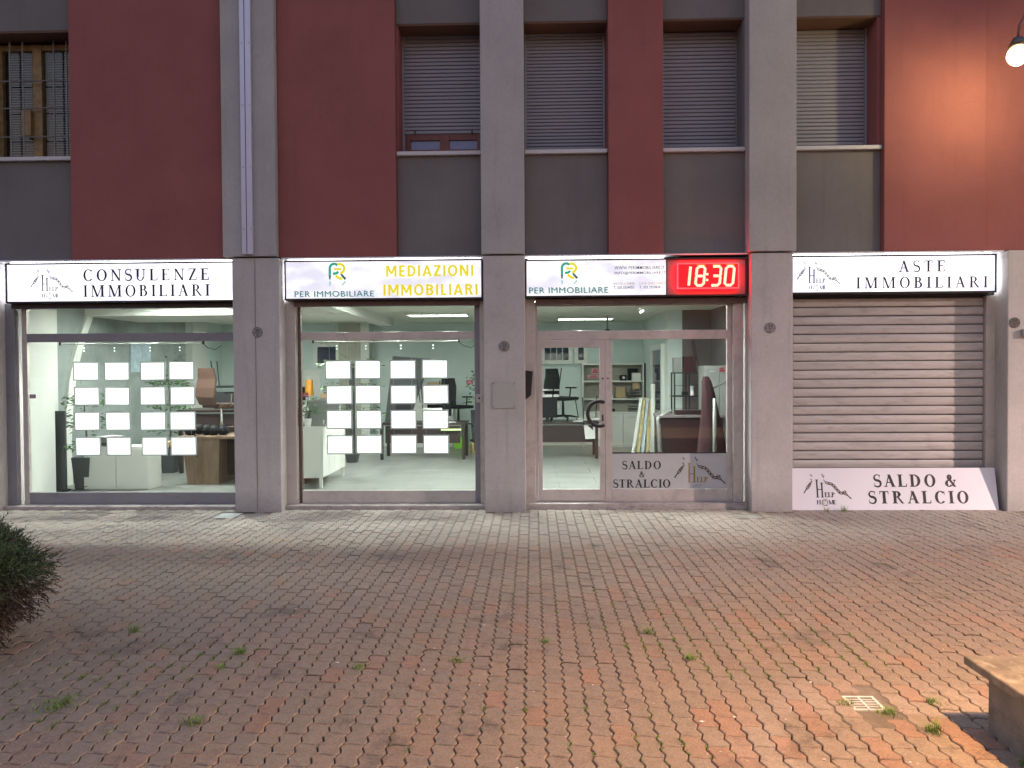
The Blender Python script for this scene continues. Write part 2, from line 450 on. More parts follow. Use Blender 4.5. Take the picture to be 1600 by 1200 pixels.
CX, CY = 0., -10.
def in_grate(x, y): return 1.70 < x < 1.965 and -5.92 < y < -5.54
cells = []
i0, i1 = int(-11.3 / PW), int(11.3 / PW)
for i in range(i0, i1 + 1):
    cx = i * PW
    for j in range(int(-9.1 / PL), 2):
        y0 = j * PL + (i % 2) * PL / 2
        if y0 + PL > .24: continue
        yc = y0 + PL / 2
        if y0 < -9.0: continue
        if in_grate(cx, yc): continue
        if -4.08 < cx < -3.76 and -.45 < yc < -.08: continue
        if 2.48 < cx < 2.86 and -.50 < yc < -.18: continue
        # under pillars
        if yc > -.02 and any(a < cx < b for a, b in ((-3.97, -3.3), (-.66, -.07), (2.79, 3.38), (6.05, 12), (-12, -7.14))): continue
        dep = yc - CY
        u = (cx + .027 * dep) / dep            # image direction
        inview = abs(u - .0) < .69 and dep > 3.35
        cells.append((dep if inview else 99 + dep, cx, y0, yc))
cells.sort()
proto = MB(); paver_geo(proto, 0, -PL / 2, deep=True)
pme = proto.mesh('paver', 'paver')
for p in pme.polygons[1:]: pass
near = cells[:300]
for k, (d, cx, y0, yc) in enumerate(near):
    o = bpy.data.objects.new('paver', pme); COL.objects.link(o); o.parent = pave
    o.location = (cx, yc, random.uniform(-.0028, .0028))
    o.rotation_euler = (random.gauss(0, .010), random.gauss(0, .014), random.gauss(0, .006))
field = MB()
for d, cx, y0, yc in cells[300:]:
    paver_geo(field, cx + random.uniform(-.0008, .0008), y0, random.uniform(-.0028, .0028), random.gauss(0, .016), random.gauss(0, .012))
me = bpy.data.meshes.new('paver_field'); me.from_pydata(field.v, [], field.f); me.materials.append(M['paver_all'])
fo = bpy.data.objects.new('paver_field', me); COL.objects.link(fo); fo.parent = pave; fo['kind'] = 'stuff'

for a_ in ((1.60, 2.04, -6.03, -5.43), (-4.2, -3.66, -.56, .0), (2.36, 2.96, -.6, -.1), (-11.4, 11.4, -.1, .29)):
    B(*a_, -.05, -.0065).build('mortar_bed', 'mortar', pave)
# ------------------------------------------------------------------ building shell
bld = thing('apartment_building', 'red and grey apartment building with shops along its ground floor', 'building')
SOF = 3.36
for n, (x0, x1) in enumerate(((-10.5, -7.17), (-3.945, -3.322), (-.64, -.10), (2.82, 3.355), (6.08, 11.0))):
    MB().box(x0, x1, .012, .60, -.03, SOF - .02).build('pillar', 'pillar', bld, bevel=.012)
# fine vertical casting seams on the two shuttered pillars
B(-3.644, -3.638, .006, .0125, .02, 3.32).build('seam', 'concrete', bld)
for x0, x1 in ((-4.055, -3.352), (-.662, -.097), (2.79, 3.392), (-11, -10.6)):
    B(x0, x1, -.012, .60, SOF, 9.2).build('pilaster', 'pillar_up', bld, bevel=.008)
for x0, x1, yy in ((-6.13, -4.058, .1), (-3.349, -1.79, .1), (1.0, 1.712, .1), (4.552, 5.84, .1), (5.842, 11.0, .16)):
    B(x0, x1, yy, .60, SOF - .002, 9.2).build('red_panel', 'red', bld, bevel=.006)
bays = [(-7.55, -6.133), (-1.787, -.665), (-.094, .997), (1.715, 2.787), (3.395, 4.549)]
for x0, x1 in bays:
    B(x0, x1, .2, .60, SOF - .004, 4.688).build('spandrel', 'dgrey', bld, bevel=.004)
    B(x0, x1, .2, .60, 6.432, 9.2).build('spandrel', 'dgrey', bld, bevel=.004)
    B(x0 + .001, x1 - .001, .201, .60, 6.405, 6.430).build('soffit_board', 'reveal', bld)
    B(x0 + .004, x1 - .004, .145, .60, 4.692, 4.742).build('window_sill', 'sill', bld, bevel=.004)
    B(x0 - .1, x1 + .1, .62, .68, 4.5, 6.6).build('window_back', 'dark', bld)
B(-10.6, -7.553, .2, .6, SOF, 9.2).build('spandrel', 'dgrey', bld)
# slab and closed body behind the panels
B(-10.5, 11.0, .602, 9.0, 3.12, 3.34).build('floor_slab', 'soffit', bld)
B(-10.5, 11.0, .70, 9.0, 3.345, 9.2).build('body', 'dgrey', bld)
B(-10.6, 11.1, .0, 9.1, 9.205, 9.35).build('roof', 'dgrey', bld)
for x0, x1 in ((-7.17, -3.945), (-3.322, -.64), (-.10, 2.82), (3.355, 6.08)):
    B(x0, x1, .10 if x0 != 9 else .1, .602, SOF - .022, SOF - .006).build('soffit', 'soffit', bld)
    B(x0, x1, .31, .601, 2.80, SOF - .024).build('header', 'blackmetal', bld)

# shuttered upper windows --------------------------------------------------
def shuttered(x0, x1, zb, pitch, gaps=True, frame=False):
    yb = .52
    sh = B(x0, x1, .545, .60, 5.2, 6.403).build('roller_shutter', 'dark', bld)
    for a_ in (x0, x1 - .03): B(a_, a_ + .03, .50, .544, 4.743, 6.40).build('guide', 'slat', sh)
    h = pitch
    sl = MB(); pr = []
    W = x1 - x0 - .064
    for t, (dy, dz) in enumerate(((.012, .004), (0, .012), (0, h - .008), (.010, h - .0015))): pr.append((dy, dz))
    vs = [(sx * W / 2, dy, dz) for sx in (-1, 1) for dy, dz in pr] + [(sx * W / 2, .02, dz) for sx in (-1, 1) for dz in (.002, h - .002)]
    fs = [(0, 1, 5, 4), (1, 2, 6, 5), (2, 3, 7, 6), (8, 0, 4, 10), (3, 9, 11, 7), (9, 8, 10, 11), (0, 8, 9, 3, 2, 1), (4, 5, 6, 7, 11, 10)]
    sl.add(vs, fs)
    sm = sl.mesh('slat', 'slat')
    z = zb; k = 0
    while z < 6.40 - h * .4:
        o = bpy.data.objects.new('slat', sm); COL.objects.link(o); o.parent = sh
        o.location = ((x0 + x1) / 2 + random.uniform(-.001, .001), yb + random.uniform(-.001, .001), z); z += h; k += 1
    return sh
shuttered(-1.76, -.672, 5.075, .0515)
sh = shuttered(-.09, .995, 4.745, .0465)
shuttered(1.755, 2.785, 4.745, .0515)
shuttered(3.40, 4.50, 4.745, .0515)
B(4.502, 4.549, .2 + .003, .60, 4.744, 6.404).build('reveal', 'red', bld)
B(2.765, 2.787, .205, .51, 4.744, 6.404).build('reveal', 'dgrey', bld)
B(-1.786, -1.762, .205, .60, 4.744, 6.404).build('reveal', 'red', bld)
# gap under the half lowered shutter: red wooden window with two panes
wf = MB()
Z0_, Z1_, Z2_, Z3_ = 4.743, 4.872, 4.998, 5.09
wf.box(-1.76, -1.655, .535, .60, Z0_, Z3_); wf.box(-1.255, -1.125, .535, .60, Z0_, Z3_); wf.box(-.745, -.672, .535, .60, Z0_, Z3_)
for a_, b_ in ((-1.655, -1.255), (-1.125, -.745)): wf.box(a_, b_, .54, .60, Z0_, Z1_); wf.box(a_, b_, .54, .60, Z2_, Z3_)
wo = wf.build('window', 'wood_red', bld, bevel=.003)
B(-1.655, -1.255, .565, .575, Z1_, Z2_).build('pane', 'glass_blue', wo)
B(-1.125, -.745, .565, .575, Z1_, Z2_).build('pane', 'glass_blue', wo)
for x in (-1.6, -.82): B(x, x + .018, .50, .519, 5.08, 5.12).build('stopper', 'black', bld)
# barred wooden window at the left
wf = MB()
X0, X1 = -7.36, -6.134
def wbar(a, b, c, d, y0=.47, y1=.54): wf.box(a, b, y0, y1, c, d)
wbar(X0, X0 + .07, 4.743, 6.36); wbar(X1 - .03, X1, 4.743, 6.36); wbar(-6.86, -6.73, 4.743, 6.36, .46, .541)
wbar(X0 + .07, -6.86, 4.743, 4.83); wbar(-6.73, X1 - .03, 4.743, 4.83); wbar(X0 + .07, -6.86, 6.28, 6.36); wbar(-6.73, X1 - .03, 6.28, 6.36)
wo = wf.build('window', 'wood_ochre', bld, bevel=.004)
for a, b in ((X0 + .07, -6.86), (-6.73, X1 - .03)):
    B(a, b, .505, .513, 4.83, 6.28).build('pane', 'glass', wo)
    z = 4.84
    bl = MB()
    while z < 6.25:
        bl.add([(a + .02, .56, z), (b - .02, .56, z), (b - .02, .59, z + .026), (a + .02, .59, z + .026)], [(0, 1, 2, 3)]); z += .034
    bl.build('blind', 'slat', wo)
B(-6.99, -6.855, .40, .455, 5.10, 5.45).build('lock_box', 'wood_ochre', wo, bevel=.004)
for x in (-7.13, -6.95, -6.52, -6.34): MB().tube([(x, .40, 4.77), (x, .40, 6.38)], .012, 6).build('bar', 'iron', wo)
for z in (5.08, 5.47, 5.84): MB().tube([(X0 + .02, .392, z), (X1 - .01, .392, z)], .009, 6).build('bar', 'iron', wo)
B(-7.55, X0 - .002, .3, .6, 4.743, 6.404).build('reveal', 'pillar_up', bld)

# cable duct of two metal strips on the left pilaster
duct = thing('cable_duct', 'pale metal cable duct of two strips running up the pilaster', 'cable duct', (-3.70, -.013, SOF))
B(-.083, -.022, -.045, 0, .02, 5.8).build('strip', 'duct', duct, bevel=.004)
B(-.012, .062, -.050, 0, .02, 5.8).build('strip', 'duct', duct, bevel=.004)
for z in (.35, 1.15, 1.95, 2.75):
    for x in (-.052, .045): MB().cyly(x, z, -.054, -.044, .007, 8).build('screw', 'iron', duct)

# ------------------------------------------------------------------ shop fronts (parts of the building)
YF = .37
def rail(parent, name, x0, x1, z0, z1, m_='alu', y0=YF - .03, y1=YF + .03, bev=.003):
    return B(x0, x1, y0, y1, z0, z1).build(name, m_, parent, bevel=bev)
def front(L, R, m_, gl, top, tz, bz, thr, shutter_m='blackmetal', guideR=True):
    f = B(L, R, .16, .60, -.01, thr).build('shop_front', 'marble', bld, bevel=.006)
    rail(f, 'shutter_guide', L, L + .13, thr, 2.79, m_, .26, .345)
    if guideR: rail(f, 'shutter_guide', R - .07, R, thr, 2.79, m_, .26, .345)
    B(L + .131, R - .071 if guideR else R, .20, .305, 2.715, 2.79).build('shutter_box', shutter_m, f, bevel=.004)
    return f
f1 = front(-7.17, -3.945, 'alu_dark', None, 2.71, 2.27, .2, .045)
rail(f1, 'frame', -6.995, -6.925, .045, 2.80); rail(f1, 'frame', -4.02, -3.946, .045, 2.80)
rail(f1, 'transom', -6.924, -4.021, 2.27, 2.385, 'alu_dark'); rail(f1, 'bottom_rail', -6.924, -4.021, .046, .205, 'alu_dark')
B(-6.924, -4.021, YF - .004, YF + .004, .206, 2.269).build('pane', 'glass', f1)
B(-6.924, -4.021, YF - .004, YF + .004, 2.386, 2.80).build('pane', 'glass', f1)
f2 = front(-3.322, -.64, 'alu', None, 2.71, 2.27, .2, .055, 'brownmetal')
rail(f2, 'frame', -3.188, -3.145, .056, 2.80, 'brownmetal'); rail(f2, 'frame', -.786, -.69, .056, 2.80, 'alu_dark')
rail(f2, 'transom', -3.144, -.787, 2.27, 2.375); rail(f2, 'bottom_rail', -3.144, -.787, .056, .226)
B(-3.144, -.787, YF - .004, YF + .004, .227, 2.269).build('pane', 'glass', f2)
B(-3.144, -.787, YF - .004, YF + .004, 2.376, 2.80).build('pane', 'glass', f2)
f3 = front(-.10, 2.82, 'alu', None, 2.71, 2.25, .08, .075, 'brownmetal', guideR=False)
rail(f3, 'shutter_guide', 2.655, 2.79, .075, 2.79, 'alu', .26, .345)
rail(f3, 'frame', .032, .062, .076, 2.80); rail(f3, 'frame', 2.595, 2.652, .076, 2.80)
rail(f3, 'transom', .063, 2.594, 2.252, 2.372)
B(.063, 2.594, YF - .004, YF + .004, 2.373, 2.70).build('pane', 'glass', f3)
rail(f3, 'header_bar', .063, 2.594, 2.70, 2.80)
rail(f3, 'mullion', .968, 1.061, .076, 2.251); rail(f3, 'bottom_rail', 1.062, 2.594, .076, .237)
B(1.062, 2.594, YF - .004, YF + .004, .238, 2.251).build('pane', 'glass', f3)
door = MB()
door.box(.066, .125, .335, .40, .085, 2.248); door.box(.897, .964, .335, .40, .085, 2.248)
door.box(.1252, .8968, .336, .399, .085, .238); door.box(.1252, .8968, .336, .399, 2.146, 2.247)
dr = door.build('door', 'alu', f3, bevel=.003)
B(.126, .896, .362, .37, .239, 2.145).build('pane', 'glass', dr)
hp = []
for k in range(15):
    a = math.radians(68 + 224 * k / 14)
    hp.append((.80 + .155 * math.cos(a) + .08, .235 - 0.0 * math.sin(a), 1.262 + .165 * math.sin(a)))
hp = [(.93, .30, 1.415), (.93, .235, 1.418)] + hp + [(.93, .235, 1.106), (.93, .30, 1.108)]
MB().tube(hp, .025, 12).build('handle', 'black', dr, smooth=True)
MB().cyly(.935, 1.728, .325, .336, .012, 10).build('lock', 'black', dr)
B(.926, .944, .325, .334, 1.155, 1.245).build('lock', 'black', dr, bevel=.003)
MB().cyly(1.005, 1.732, .332, .339, .011, 10).build('lock', 'black', f3)

# closed steel shutter of the fourth shop ----------------------------------
f4 = B(3.355, 6.08, .24, .60, -.01, .03).build('shop_front', 'marble', bld, bevel=.005)
rail(f4, 'shutter_guide', 3.356, 3.455, .03, 2.79, 'alu_dark', .29, .38); rail(f4, 'shutter_guide', 5.958, 6.078, .03, 2.79, 'alu', .27, .38)
B(3.456, 5.957, .40, .60, .03, 2.795).build('backing', 'dark', f4)
sh4 = B(3.456, 5.957, .36, .399, .03, 2.80).build('roller_shutter', 'blackmetal', bld)
hh = .1195
W = 2.49
pr = [(.030, .0), (.006, .006), (0, .02), (-.002, hh * .5), (0, hh - .022), (.006, hh - .010), (.030, hh - .006)]
vs = [(sx * W / 2, dy, dz) for sx in (-1, 1) for dy, dz in pr]
k = len(pr)
fs = [(i, i + 1, k + i + 1, k + i) for i in range(k - 1)] + [tuple(range(k)), tuple(range(2 * k - 1, k - 1, -1))]
sm = MB().add(vs, fs).mesh('slat', 'shutter')
z = .032
while z < 2.76:
    o = bpy.data.objects.new('slat', sm); COL.objects.link(o); o.parent = sh4
    o.location = (4.7065 + random.uniform(-.002, .002), .327 + random.uniform(-.0015, .0015), z)
    o.rotation_euler = (random.gauss(0, .012), 0, 0); z += hh

# ------------------------------------------------------------------ lettering
def blt(parent, text, x, z, y, h, mt, width=None, bold=0., name='lettering'):
    cu = bpy.data.curves.new('t', 'FONT'); cu.body = text; cu.size = 1.0; cu.offset = bold; cu.space_character = 1.08
    cu.resolution_u = 3
    ob = bpy.data.objects.new('t', cu); COL.objects.link(ob)
    dg = bpy.context.evaluated_depsgraph_get(); me = bpy.data.meshes.new_from_object(ob.evaluated_get(dg))
    bpy.data.objects.remove(ob); bpy.data.curves.remove(cu)
    xs = [v.co.x for v in me.vertices]; ys = [v.co.y for v in me.vertices]
    x0, x1 = min(xs), max(xs); y0, y1 = min(ys), max(ys)
    sy = h / (y1 - y0); sx = (width / (x1 - x0)) if width else sy
    for v in me.vertices:
        v.co = ((v.co.x - x0) * sx + x, y, (v.co.y - y0) * sy + z)
    me.materials.clear(); me.materials.append(M[mt])
    me.name = name
    if h > .07:                       # big words: one part per letter
        bm = bmesh.new(); bm.from_mesh(me); seen = set(); isl = []
        for v in bm.verts:
            if v.index in seen: continue
            st, grp = [v], []
            seen.add(v.index)
            while st:
                q_ = st.pop(); grp.append(q_.index)
                for e in q_.link_edges:
                    o_ = e.other_vert(q_)
                    if o_.index not in seen: seen.add(o_.index); st.append(o_)
            isl.append(grp)
        bm.free()
        for grp in isl:
            gs = set(grp); ix = {v: k for k, v in enumerate(grp)}
            m2 = MB(); m2.v = [tuple(me.vertices[v].co) for v in grp]
            m2.f = [tuple(ix[v] for v in p.vertices) for p in me.polygons if p.vertices[0] in gs]
            m2.build('letter', mt, parent)
        return None
    o = bpy.data.objects.new(name, me); COL.objects.link(o); o.parent = parent
    return o

class Pen:                 # flat shapes in the x-z plane at depth y; every stroke gets its own sliver of depth
    def __init__(s, y): s.y = y; s.mb = MB(); s.k = 0
    def poly(s, pts):
        s.k += 1; y = s.y - .00006 * (s.k % 12)
        s.mb.add([(p[0], y, p[1]) for p in pts], [tuple(range(len(pts)))])
    def strip(s, a, b):
        s.k += 1; y = s.y - .00006 * (s.k % 12)
        n = len(a); s.mb.add([(p[0], y, p[1]) for p in a] + [(p[0], y, p[1]) for p in b], [(i, i + 1, n + i + 1, n + i) for i in range(n - 1)])
    def stroke(s, pts, w):
        a, b = [], []
        for i, p in enumerate(pts):
            p0, p1 = pts[max(i - 1, 0)], pts[min(i + 1, len(pts) - 1)]
            dx, dz = p1[0] - p0[0], p1[1] - p0[1]; l = math.hypot(dx, dz) or 1
            ww = (w[i] if isinstance(w, (list, tuple)) else w) / 2
            a.append((p[0] - dz / l * ww, p[1] + dx / l * ww)); b.append((p[0] + dz / l * ww, p[1] - dx / l * ww))
        s.strip(a, b)
    def arc(s, cx, cz, rx, rz, a0, a1, tx, tz, n=18):        # elliptic stroke, thick at the sides (tx), thin top/bottom (tz)
        o, i_ = [], []
        for k in range(n + 1):
            a = math.radians(a0 + (a1 - a0) * k / n)
            o.append((cx + rx * math.cos(a), cz + rz * math.sin(a)))
            i_.append((cx + (rx - tx) * math.cos(a), cz + (rz - tz) * math.sin(a)))
        s.strip(o, i_)

# a hand made roman alphabet: cap height 1, returns advance width
TK, TN, SF = .165, .066, .046
def glyph(P, ch, X, Z, h, thk=1.0):
    K, T = TK * thk, TN * (0.6 + .4 * thk)
    def q(x0, z0, x1, z1): P.poly([(X + x0 * h, Z + z0 * h), (X + x1 * h, Z + z0 * h), (X + x1 * h, Z + z1 * h), (X + x0 * h, Z + z1 * h)])
    def poly(*pts): P.poly([(X + a * h, Z + b * h) for a, b in pts])
    def serif(xc, z, wd, up):       # foot serif with brackets; up=+1 bracket rises
        d = 1 if up > 0 else -1
        poly((xc - wd / 2, z), (xc + wd / 2, z), (xc + wd / 2, z + d * SF), (xc + K * .55, z + d * .075), (xc - K * .55, z + d * .075), (xc - wd / 2, z + d * SF))
    def stem(x, w=K, z0=0, z1=1, sb=True, st=True):
        q(x - w / 2, z0, x + w / 2, z1)
        if sb: serif(x, z0, w + .2, 1)
        if st: serif(x, z1, w + .2, -1)
    def diag(x0, z0, x1, z1, w): poly((x0 - w / 2, z0), (x0 + w / 2, z0), (x1 + w / 2, z1), (x1 - w / 2, z1))
    def arc(cx, cz, rx, rz, a0, a1, tx=K, tz=T): P.arc(X + cx * h, Z + cz * h, rx * h, rz * h, a0, a1, tx * h, tz * h)
    if ch == 'I': stem(.19); return .38
    if ch == 'H': stem(.2); stem(.78); q(.2, .5, .78, .5 + T); return .98
    if ch == 'L': stem(.2); q(.2, 0, .66, T); poly((.60, 0), (.70, 0), (.73, .27), (.69, .27)); return .76
    if ch == 'E': stem(.2); q(.2, 0, .66, T); q(.2, 1 - T, .64, 1); q(.2, .5, .52, .5 + T); poly((.60, 0), (.70, 0), (.73, .27), (.69, .27)); poly((.60, 1), (.67, 1), (.68, .76), (.65, .76)); poly((.50, .40), (.53, .40), (.53, .65), (.50, .65)); return .78
    if ch == 'T': stem(.38, st=False); q(.03, 1 - T, .73, 1); poly((.03, 1), (.09, 1), (.05, .74), (.01, .74)); poly((.67, 1), (.73, 1), (.75, .74), (.71, .74)); return .78
    if ch in 'PRB':
        stem(.2, st=False); serif(.2, 1, K + .2, -1)
        zt = .48 if ch != 'B' else .52
        arc(.34, (1 + zt) / 2, .34 if ch != 'B' else .31, (1 - zt) / 2, -90, 90)
        q(.2, 1 - T, .345, 1); q(.2, zt, .345, zt + T)
        if ch == 'R': poly((.36, zt + .01), (.53, zt + .01), (.86, .045), (.94, .0), (.72, .0)); return .93
        if ch == 'B': arc(.38, .26 + T / 2, .36, .26 + T / 2, -90, 90); q(.2, 0, .385, T); return .82
        return .74
    if ch == 'D': stem(.2); arc(.36, .5, .50, .5, -90, 90); q(.2, 1 - T, .365, 1); q(.2, 0, .365, T); return .95
    if ch == 'O': arc(.47, .5, .45, .52, 0, 360); return .94
    if ch == 'C':
        arc(.47, .5, .45, .52, 45, 318); poly((.76, 1.0), (.80, 1.0), (.80, .66), (.77, .66)); poly((.66, .90), (.80, .78), (.80, .86), (.72, .94)); return .88
    if ch == 'S':
        pts = []; w_ = []
        for t in range(25):
            a = math.radians(35 + 235 * t / 24); pts.append((X + (.30 + .235 * math.cos(a)) * h, Z + (.755 + .225 * math.sin(a)) * h)); w_.append((T * .9 + (K * .9 - T) * (t / 24) ** 1.6) * h)
        P.stroke(pts, w_)
        pts = []; w_ = []
        for t in range(25):
            a = math.radians(90 - 235 * t / 24); pts.append((X + (.305 + .26 * math.cos(a)) * h, Z + (.265 + .255 * math.sin(a)) * h)); w_.append((T * .9 + (K * .95 - T) * max(0, 1 - t / 24) ** .8) * h)
        P.stroke(pts, w_)
        poly((.49, 1.0), (.53, 1.0), (.53, .70), (.50, .70)); poly((.03, .31), (.06, .31), (.09, 0), (.05, 0)); return .62
    if ch == 'N': stem(.17, T, sb=True, st=False); stem(.80, T, sb=False, st=True); diag(.84 - .04, 0, .16, 1, K); q(.0, 1 - SF, .2, 1); return .98
    if ch == 'M':
        stem(.17, T); stem(1.02, K); diag(.58, 0, .22, 1, K * .95); diag(.59, 0, .98, 1, T * 1.1); return 1.24
    if ch == 'A': diag(.14, 0, .45, 1, T * 1.1); diag(.76, 0, .43, 1.0, K); q(.25, .32, .64, .32 + T); serif(.14, 0, .24, 1); serif(.77, 0, .32, 1); return .92
    if ch == 'U':
        q(.12, .32, .12 + K, 1); serif(.20, 1, K + .2, -1); q(.72, .32, .72 + T, 1); serif(.745, 1, T + .2, -1)
        P.arc(X + .445 * h, Z + .32 * h, .325 * h, .34 * h, 180, 360, (K + T) / 2 * h, T * h); return .94
    if ch == 'Z': q(.05, 1 - T, .70, 1); q(.05, 0, .72, T); diag(.14, T * .5, .61, 1 - T * .5, K); poly((.05, 1), (.10, 1), (.07, .74), (.04, .74)); poly((.67, 0), (.73, 0), (.76, .27), (.73, .27)); return .80
    if ch == '&':
        arc(.40, .76, .20, .24, 0, 360, K * .8, T); arc(.34, .27, .31, .29, 60, 330, K, T)
        diag(.80, 0, .30, .75, K * .9); P.stroke([(X + .58 * h, Z + .09 * h), (X + .74 * h, Z + .28 * h), (X + .80 * h, Z + .50 * h)], T * h); q(.68, .49, .92, .49 + T); return 1.0
    return .4
def roman(P, text, x0, x1, z, h, thk=1.0, parts=None):
    """parts=(parent, material): every letter becomes a part of its own, otherwise they go into pen P"""
    dummy = Pen(0); gap = .17
    tot = sum(glyph(dummy, c, 0, 0, 1) if c != ' ' else .30 for c in text) + gap * (len(text) - 1)
    extra = ((x1 - x0) / h - (tot - gap * (len(text) - 1))) / max(1, len(text) - 1)
    X = x0
    for c in text:
        Q = Pen(P.y) if parts else P
        a = glyph(Q, c, X, z, h, thk) if c != ' ' else .30
        if parts and c != ' ': Q.mb.build('letter', parts[1], parts[0])
        X += (a + extra) * h

def sans(parent, text, x0, x1, z, h, mt, y, k=.21):
    """bold upright capitals, every letter a part"""
    adv = dict(M=1.02, E=.62, D=.80, I=.30, A=.86, Z=.70, O=.92, N=.86, B=.74, L=.58, R=.76)
    def arc(P, cx, cz, rx, rz, a0, a1):
        P.arc(X + cx * h, z + cz * h, rx * h, rz * h, a0, a1, k * h, k * .86 * h)
    gap = ((x1 - x0) / h - sum(adv[c] for c in text)) / (len(text) - 1)
    X = x0
    for c in text:
        P = Pen(y)
        def poly(*p): P.poly([(X + a * h, z + b * h) for a, b in p])
        def q(a, b, c_, d): poly((a, b), (c_, b), (c_, d), (a, d))
        if c == 'I': q(.05, 0, .05 + k, 1)
        if c == 'M': q(.04, 0, .04 + k * .95, 1); q(.98 - k * .95, 0, .98, 1); poly((.04, 1), (.28, 1), (.60, .22), (.42, .22)); poly((.98, 1), (.74, 1), (.42, .22), (.60, .22))
        if c == 'N': q(.04, 0, .04 + k * .95, 1); q(.82 - k * .95, 0, .82, 1); poly((.04, 1), (.27, 1), (.82, 0), (.59, 0))
        if c == 'E': q(.05, 0, .05 + k, 1); q(.05, 0, .58, .17); q(.05, .83, .58, 1); q(.05, .42, .53, .58)
        if c == 'L': q(.05, 0, .05 + k, 1); q(.05, 0, .56, .17)
        if c == 'Z': q(.04, .83, .66, 1); q(.04, 0, .67, .17); poly((.04, .15), (.30, .15), (.66, .85), (.40, .85))
        if c == 'A': poly((0, 0), (.22, 0), (.52, 1), (.33, 1)); poly((.86, 0), (.64, 0), (.34, 1), (.53, 1)); q(.20, .22, .66, .37)
        if c == 'O': arc(P, .46, .5, .44, .52, 0, 360)
        if c == 'D': q(.05, 0, .05 + k, 1); arc(P, .32, .5, .46, .5, -90, 90); q(.05, 0, .325, .18); q(.05, .82, .325, 1)
        if c in 'BR':
            q(.05, 0, .05 + k, 1); arc(P, .38, .735, .31, .265, -90, 90); q(.05, .82, .385, 1); q(.05, .47, .385, .64)
            if c == 'B': arc(P, .38, .29, .34, .29, -90, 90); q(.05, 0, .385, .17)
            else: poly((.32, .5), (.54, .5), (.78, 0), (.54, 0))
        P.mb.build('letter', mt, parent)
        X += (adv[c] + gap) * h

